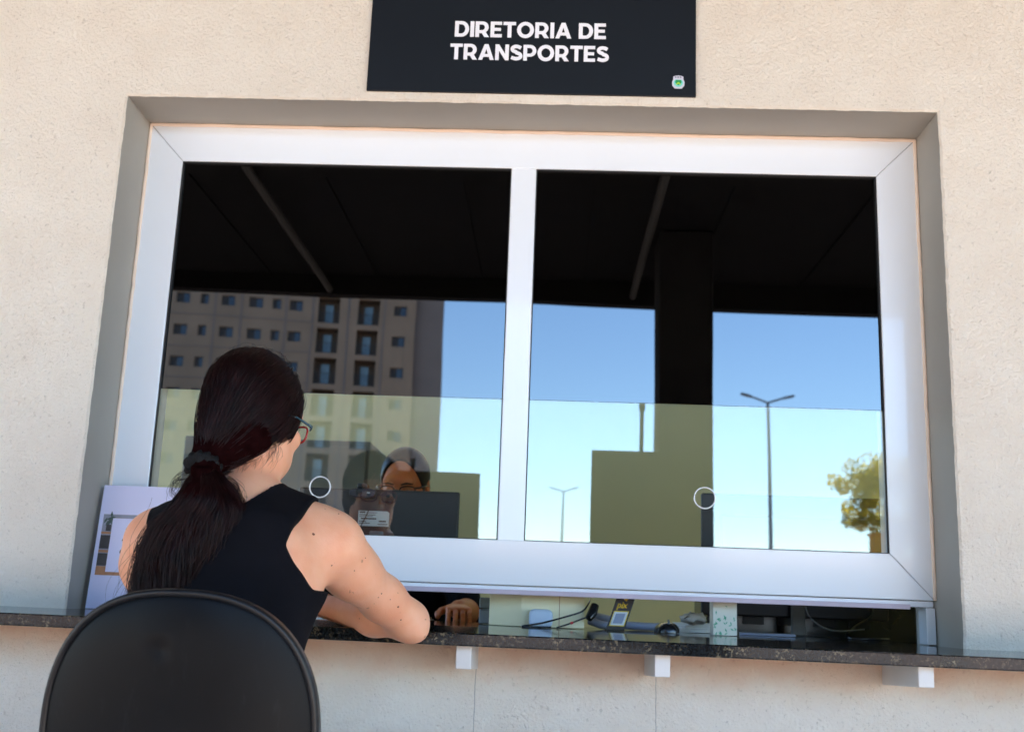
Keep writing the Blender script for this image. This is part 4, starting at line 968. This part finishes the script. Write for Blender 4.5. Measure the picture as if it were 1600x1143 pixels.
pos = ctr.copy(); pos[:, :, 0] += wd[:, :, 0] * np.cos(th) * rh + wav; pos[:, :, 1] += wd[:, :, 1] * np.sin(th) * rh + wav2; pos[:, :, 2] += .004 * np.sin(tt * 9 + clump)
strands('ponytail_strands', pos, .00042, .00018, MT['hair'], woman)
# loose curls at the top left of the ponytail, wisps at the nape, flyaways on the crown and down the left arm
loose = []
for k in range(60):
    q = rng.uniform(0, 1); c0 = V3(-.588 - .010 * q + rng.normal(0, .004), -.655 + rng.normal(0, .008), 1.024 - .030 * q + rng.normal(0, .005)); r0 = rng.uniform(.010, .022); a0 = rng.uniform(.1, .7); a1 = a0 + rng.uniform(3.2, 5.6)
    loose.append([c0 + r0 * (1 - .35 * t) * V3(math.cos(a0 + (a1 - a0) * t), .25 * math.sin(3 * t + k), math.sin(a0 + (a1 - a0) * t)) + V3(.008 * (1 - t), 0, 0) for t in np.linspace(0, 1, 20)])
for k in range(90):
    s0 = rng.uniform(0, 1); b = HP(.035 + .035 * s0, -.055 + .06 * s0, -.095 + .045 * s0) + rng.normal(0, .005, 3); L = rng.uniform(.02, .055); a = rng.normal(0, .5)
    loose.append([b + hu * (-L * t) + hr * (.012 * math.sin(2.2 * t + a)) + hf * (-.012 * t + .004 * math.sin(3 * t + a)) for t in np.linspace(0, 1, 20)])
for k in range(150):
    d = unit(rng.normal(0, 1, 3) * V3(1, .8, 1) + hu * .5); b = capc + (d * CR) @ HA * 1.0; tg = unit(np.cross(d @ HA, rng.normal(0, 1, 3))); L = rng.uniform(.02, .05)
    if (d * CR)[1] > .075: continue
    loose.append([b + tg * L * t + unit(d @ HA) * (.010 * math.sin(PI * t * .8) * rng.uniform(.8, 1.0)) for t in np.linspace(0, 1, 20)])
for k in range(22):
    b = V3(-.632 + rng.normal(0, .012), -.665, .93 + rng.normal(0, .03)); e = rng.uniform(.2, 1)
    loose.append([b + V3(-.045 * e * math.sin(t * 1.8) + .006 * math.sin(t * 6 + k), .012 * math.sin(t * 3), -.11 * t) for t in np.linspace(0, 1, 20)])
for k in range(120):
    b = V3(-.515, -.66, 1.02) + rng.normal(0, .006, 3); L = rng.uniform(.6, 1.1); c0 = rng.normal(0, .3)
    loose.append([b + V3(.030 * math.sin(t * 2.3 + c0 * .4) * L, -.006 * t, -.075 * t * L) + V3(.006 * math.sin(t * 8 + c0), 0, 0) for t in np.linspace(0, 1, 20)])
strands('loose_hair', np.array(loose), .00020, .00008, MT['hair'], woman)
# scrunchie
ax_ = unit(tailC[2] - (HC - hf * .03)); e1 = unit(np.cross(ax_, V3(0, 0, 1))); e2 = np.cross(ax_, e1)
P = []
kc = KN + V3(.0, -.012, -.006)
for i in range(64):
    a = 2 * PI * i / 64; row = []
    for k in range(13):
        b = 2 * PI * k / 12; rr = .0105 + .0020 * math.sin(a * 11 + math.sin(b) * 1.2) + .0012 * math.sin(a * 23)
        row.append(tuple(kc + (e1 * math.cos(a) + e2 * math.sin(a)) * (.0215 + rr * math.cos(b)) + ax_ * (rr * 1.25 * math.sin(b))))
    P.append(row)
MB().grid(P, closed_u=True).build('hair_tie', MT['scrunchie'], woman)
# spectacles
def spectacles(HPf, parent, rimmat, sidemat):
    sp = MB()
    for s in (-1, 1):
        pts = [HPf(s * (.033 + .0245 * math.copysign(abs(math.cos(a)) ** .7, math.cos(a))), .105 - .010 * abs(.033 + .0245 * math.cos(a)) / .057, -.002 + .0175 * math.copysign(abs(math.sin(a)) ** .7, math.sin(a))) for a in np.linspace(0, 2 * PI, 33)[:-1]]
        sp.tube(pts, .0021, 8, closed=True, mi=0)
        sp.tube([HPf(s * .058, .101, .010), HPf(s * .071, .088, .010), HPf(s * .079, .03, .006), HPf(s * .080, -.015, -.004)], [.0030, .0028, .0021, .0018], 8, mi=1)
    sp.tube([HPf(-.009, .105, .003), HPf(0, .110, .005), HPf(.009, .105, .003)], .0020, 8, mi=0)
    o = sp.build('spectacles', [rimmat, sidemat], parent)
    for s in (-1, 1):
        c = [HPf(s * (.033 + .0235 * math.cos(a)), .1045 - .010 * abs(.033 + .0245 * math.cos(a)) / .057, -.002 + .0165 * math.sin(a)) for a in np.linspace(0, 2 * PI, 25)[:-1]]
        MB().add(c, [tuple(range(24))]).build('lens', MT['lens'], o)
spectacles(HP, woman, MT['redframe'], MT['tealframe'])

# ------------------------------------------------------------------ chair
ch = thing('office_chair', (-.4725, -.72, FL), 'black office chair with a rounded plastic back in front of the wall', 'chair')
CX, VC, HW, HT, HB = -.4780, .620, .2010, .218, .20
def outl(a, s=1.0):
    c, s_ = math.cos(a), math.sin(a); n_ = 2.45
    r = (abs(c) ** n_ + abs(s_) ** n_) ** (-1 / n_); return HW * r * c * s, (HT if s_ >= 0 else HB) * r * s_ * s
def backy(u, v, bulge=0): return -.915 + .75 * u * u - .10 * (v) - bulge
NA = 96
P = []
for i in range(NA):
    a = 2 * PI * i / NA; row = []
    for k in range(25):
        s = .985 * math.sin(PI / 2 * k / 24); u, v = outl(a, s)
        edge = (1 - min(1, (1 - s) / .06)) ** 2
        dimp = .0075 * math.exp(-(((u + .022) / .013) ** 2 + ((v - .135) / .011) ** 2)) - .0030 * math.exp(-(((u + .022) / .024) ** 2 + ((v - .135) / .020) ** 2)) + .0012 * math.exp(-(((u - .0) / .03) ** 2 + ((v - .04) / .02) ** 2))
        row.append((CX + u, backy(u, v) - .014 * (1 - s ** 6) + dimp + .008 * edge, VC + v))
    P.append(row)
MB().grid(P, closed_u=True).build('back_shell', MT['plastic'], ch, merge=True)
P = []
for i in range(NA):
    a = 2 * PI * i / NA; row = []
    for k in range(13):
        s = .975 * k / 12; u, v = outl(a, s); row.append((CX + u, backy(u, v) + .014 + .030 * (1 - s ** 5), VC + v))
    P.append(row)
MB().grid(P, closed_u=True).build('back_cushion', MT['fabric'], ch, merge=True)
tp = MB(); pts = []
for i in range(NA):
    a = 2 * PI * i / NA; u, v = outl(a); pts.append((u, v))
rows = []
for u, v in pts:
    L = math.hypot(u, v); n2 = (u / L, v / L); row = []
    for (q, y) in ((-.0065, -.004), (-.0045, -.0075), (.000, -.0085), (.0035, -.0065), (.0045, .000), (.0045, .014), (.002, .017), (-.0065, .017), (-.0065, -.004)):
        row.append((CX + u + n2[0] * (q - .0045), backy(u, v) + y, VC + v + n2[1] * (q - .0045)))
    rows.append(row)
tp.grid(rows, closed_u=True).build('edge_trim', MT['trim'], ch)
sc_ = []
for i in range(64):
    a = 2 * PI * i / 64; row = []
    for (s, z) in ((0, .458), (.6, .460), (.9, .455), (.985, .440), (1, .425), (.985, .408), (.9, .400), (0, .400)):
        c, s2 = math.cos(a), math.sin(a); r = (abs(c) ** 3 + abs(s2) ** 3) ** (-1 / 3); row.append((CX + .225 * r * c * s, -.66 + .21 * r * s2 * s, z))
    sc_.append(row)
MB().grid(sc_, closed_u=True).build('seat', MT['fabric'], ch, merge=True)
MB().tube([(CX, -.74, .395), (CX, -.90, .385), (CX, -.945, .43), (CX, -.935, .60)], .016, 10).build('back_bar', MT['trim'], ch)
MB().tube([(CX, -.70, .398), (CX, -.70, .27)], .032, 16).tube([(CX, -.70, .27), (CX, -.70, .20)], .024, 16).build('gas_column', MT['trim'], ch)
for k in range(5):
    a = 2 * PI * k / 5 + .3; e = (CX + .27 * math.cos(a), -.70 + .27 * math.sin(a))
    lg = MB().tube([(CX, -.70, .225), (CX + .14 * math.cos(a), -.70 + .14 * math.sin(a), .215), (e[0], e[1], .195)], [.026, .020, .014], 8).build('base_leg', MT['trim'], ch)
    MB().tube([(e[0] - .012 * math.sin(a), e[1] + .012 * math.cos(a), FL + .026), (e[0] + .012 * math.sin(a), e[1] - .012 * math.cos(a), FL + .026)], .025, 14).tube([(e[0], e[1], .195), (e[0], e[1], FL + .045)], .007, 8).build('caster', MT['blackgl'], lg)

# ------------------------------------------------------------------ clerk behind the glass
CC = V3(-.432, 1.03, 1.193)
cr_, cf_, cu_ = head_frame(math.radians(180 + 6), math.radians(16))
cp_, CP, CA = head_prims(CC, cr_, cf_, cu_)
ct = [el((-.43, 1.20, .60), (.17, .12, .12), None, .05), el((-.43, 1.16, .74), (.13, .10, .14), None, .06), el((-.43, 1.12, .88), (.155, .10, .13), None, .06),
      rc((-.43, 1.10, .965), (-.27, 1.09, .945), .058, .048, .05), rc((-.43, 1.10, .965), (-.59, 1.09, .945), .058, .048, .05)]
ca = [rc((-.255, 1.08, .935), (-.205, .93, .80), .052, .042, .04), rc((-.205, .93, .80), (-.215, .735, .810), .041, .028, .02), rc((-.605, 1.08, .935), (-.655, .93, .80), .052, .042, .04), rc((-.655, .93, .80), (-.555, .76, .800), .041, .028, .02)]
ch_ = hand_prims((-.215, .735, .812), (.10, -1, -.05), (0, 0, 1), .95, .62, 1) + hand_prims((-.555, .76, .803), (.5, -1, -.05), (0, 0, 1), .95, .5, -1)
cl_ = []
for s in (-1, 1): cl_ += [rc((-.43 + s * .09, 1.17, .58), (-.43 + s * .1, .80, .58), .08, .055, .04), rc((-.43 + s * .1, .80, .58), (-.43 + s * .1, .82, .22), .054, .036, .03), el((-.43 + s * .1, .75, .165), (.036, .10, .036), None, .03)]
clerk = solid('person', cp_ + [rc((-.43, 1.09, .98), (-.432, 1.05, 1.12), .053, .050, .03)] + ct + ca + ch_ + cl_, .0036, MT['skin2'], None, relax=1)
tag(clerk, 'clerk with dark tied hair and glasses, face half hidden behind the labelled monitor', 'person')
solid('shirt', inflate(ct + [ca[0], ca[2]], .008), .007, MT['top'], clerk, lambda Fd, X, Y, Z: np.maximum(np.maximum(Fd, .60 - Z), Z - 1.0 - np.maximum(np.abs(X + .43) - .05, 0) * 2))
solid('trousers', inflate([ct[0]] + [p for i, p in enumerate(cl_) if i % 3 != 2], .008), .009, MT['trousers'], clerk, lambda Fd, X, Y, Z: np.maximum(Fd, Z - .64))
def cut_ch(Fd, X, Y, Z):
    px, py, pz = X - CC[0], Y - CC[1], Z - CC[2]
    fz = px * cf_[0] + py * cf_[1] + pz * cf_[2]; uz = px * cu_[0] + py * cu_[1] + pz * cu_[2]; rz_ = np.abs(px * cr_[0] + py * cr_[1] + pz * cr_[2])
    return np.maximum(Fd, np.maximum(fz - (.022 + .50 * np.maximum(uz - .02, -.06) + .42 * np.maximum(rz_ - .012, 0)), -.10 + .9 * (fz + .07) - uz))
solid('hair', [el(CC + cu_ * .032 - cf_ * .012, (.080, .101, .094), CA, .02), el(CC - cf_ * .105 + cu_ * .01, (.035, .035, .035), None, .02)], .0045, MT['hair2'], clerk, cut_ch)
for s in (-1, 1):
    MB().tube([CP(s * .012, .098, .020), CP(s * .030, .101, .0255), CP(s * .048, .088, .021)], [.0022, .003, .0014], 8).build('eyebrow', MT['hair2'], clerk)
    MB().ellipsoid(CP(s * .031, .0885, -.0005), (.0065, .0030, .0055), 10, M=Matrix([list(cr_), list(cf_), list(cu_)]).transposed()).build('iris', MT['ink'], clerk)
for s in (-1, 1):
    MB().ellipsoid(HP(s * .031, .0885, -.0005), (.0065, .0030, .0055), 10, M=Matrix([list(hr), list(hf), list(hu)]).transposed()).build('iris', MT['ink'], woman)
spectacles(CP, clerk, MT['blackgl'], MT['blackgl'])
t = furn('clerk_chair', 'dark office chair holding the clerk', 'chair', (-.43, 1.2, FL))
MB().box((-.66, .98, .46), (-.20, 1.42, .505)).build('seat', MT['fabric'], t, bev=.02)
MB().box((-.64, 1.36, .60), (-.22, 1.40, 1.02)).build('backrest', MT['fabric'], t, bev=.02)
MB().box((-.47, 1.405, .47), (-.39, 1.42, .64)).build('back_bar', MT['trim'], t, bev=.003)
MB().tube([(-.43, 1.2, .458), (-.43, 1.2, FL + .06)], .03, 12).build('gas_column', MT['trim'], t)
for k in range(5):
    a = 2 * PI * k / 5; MB().tube([(-.43, 1.2, FL + .08), (-.43 + .28 * math.cos(a), 1.2 + .28 * math.sin(a), FL + .03)], .022, 8).build('base_leg', MT['trim'], t)
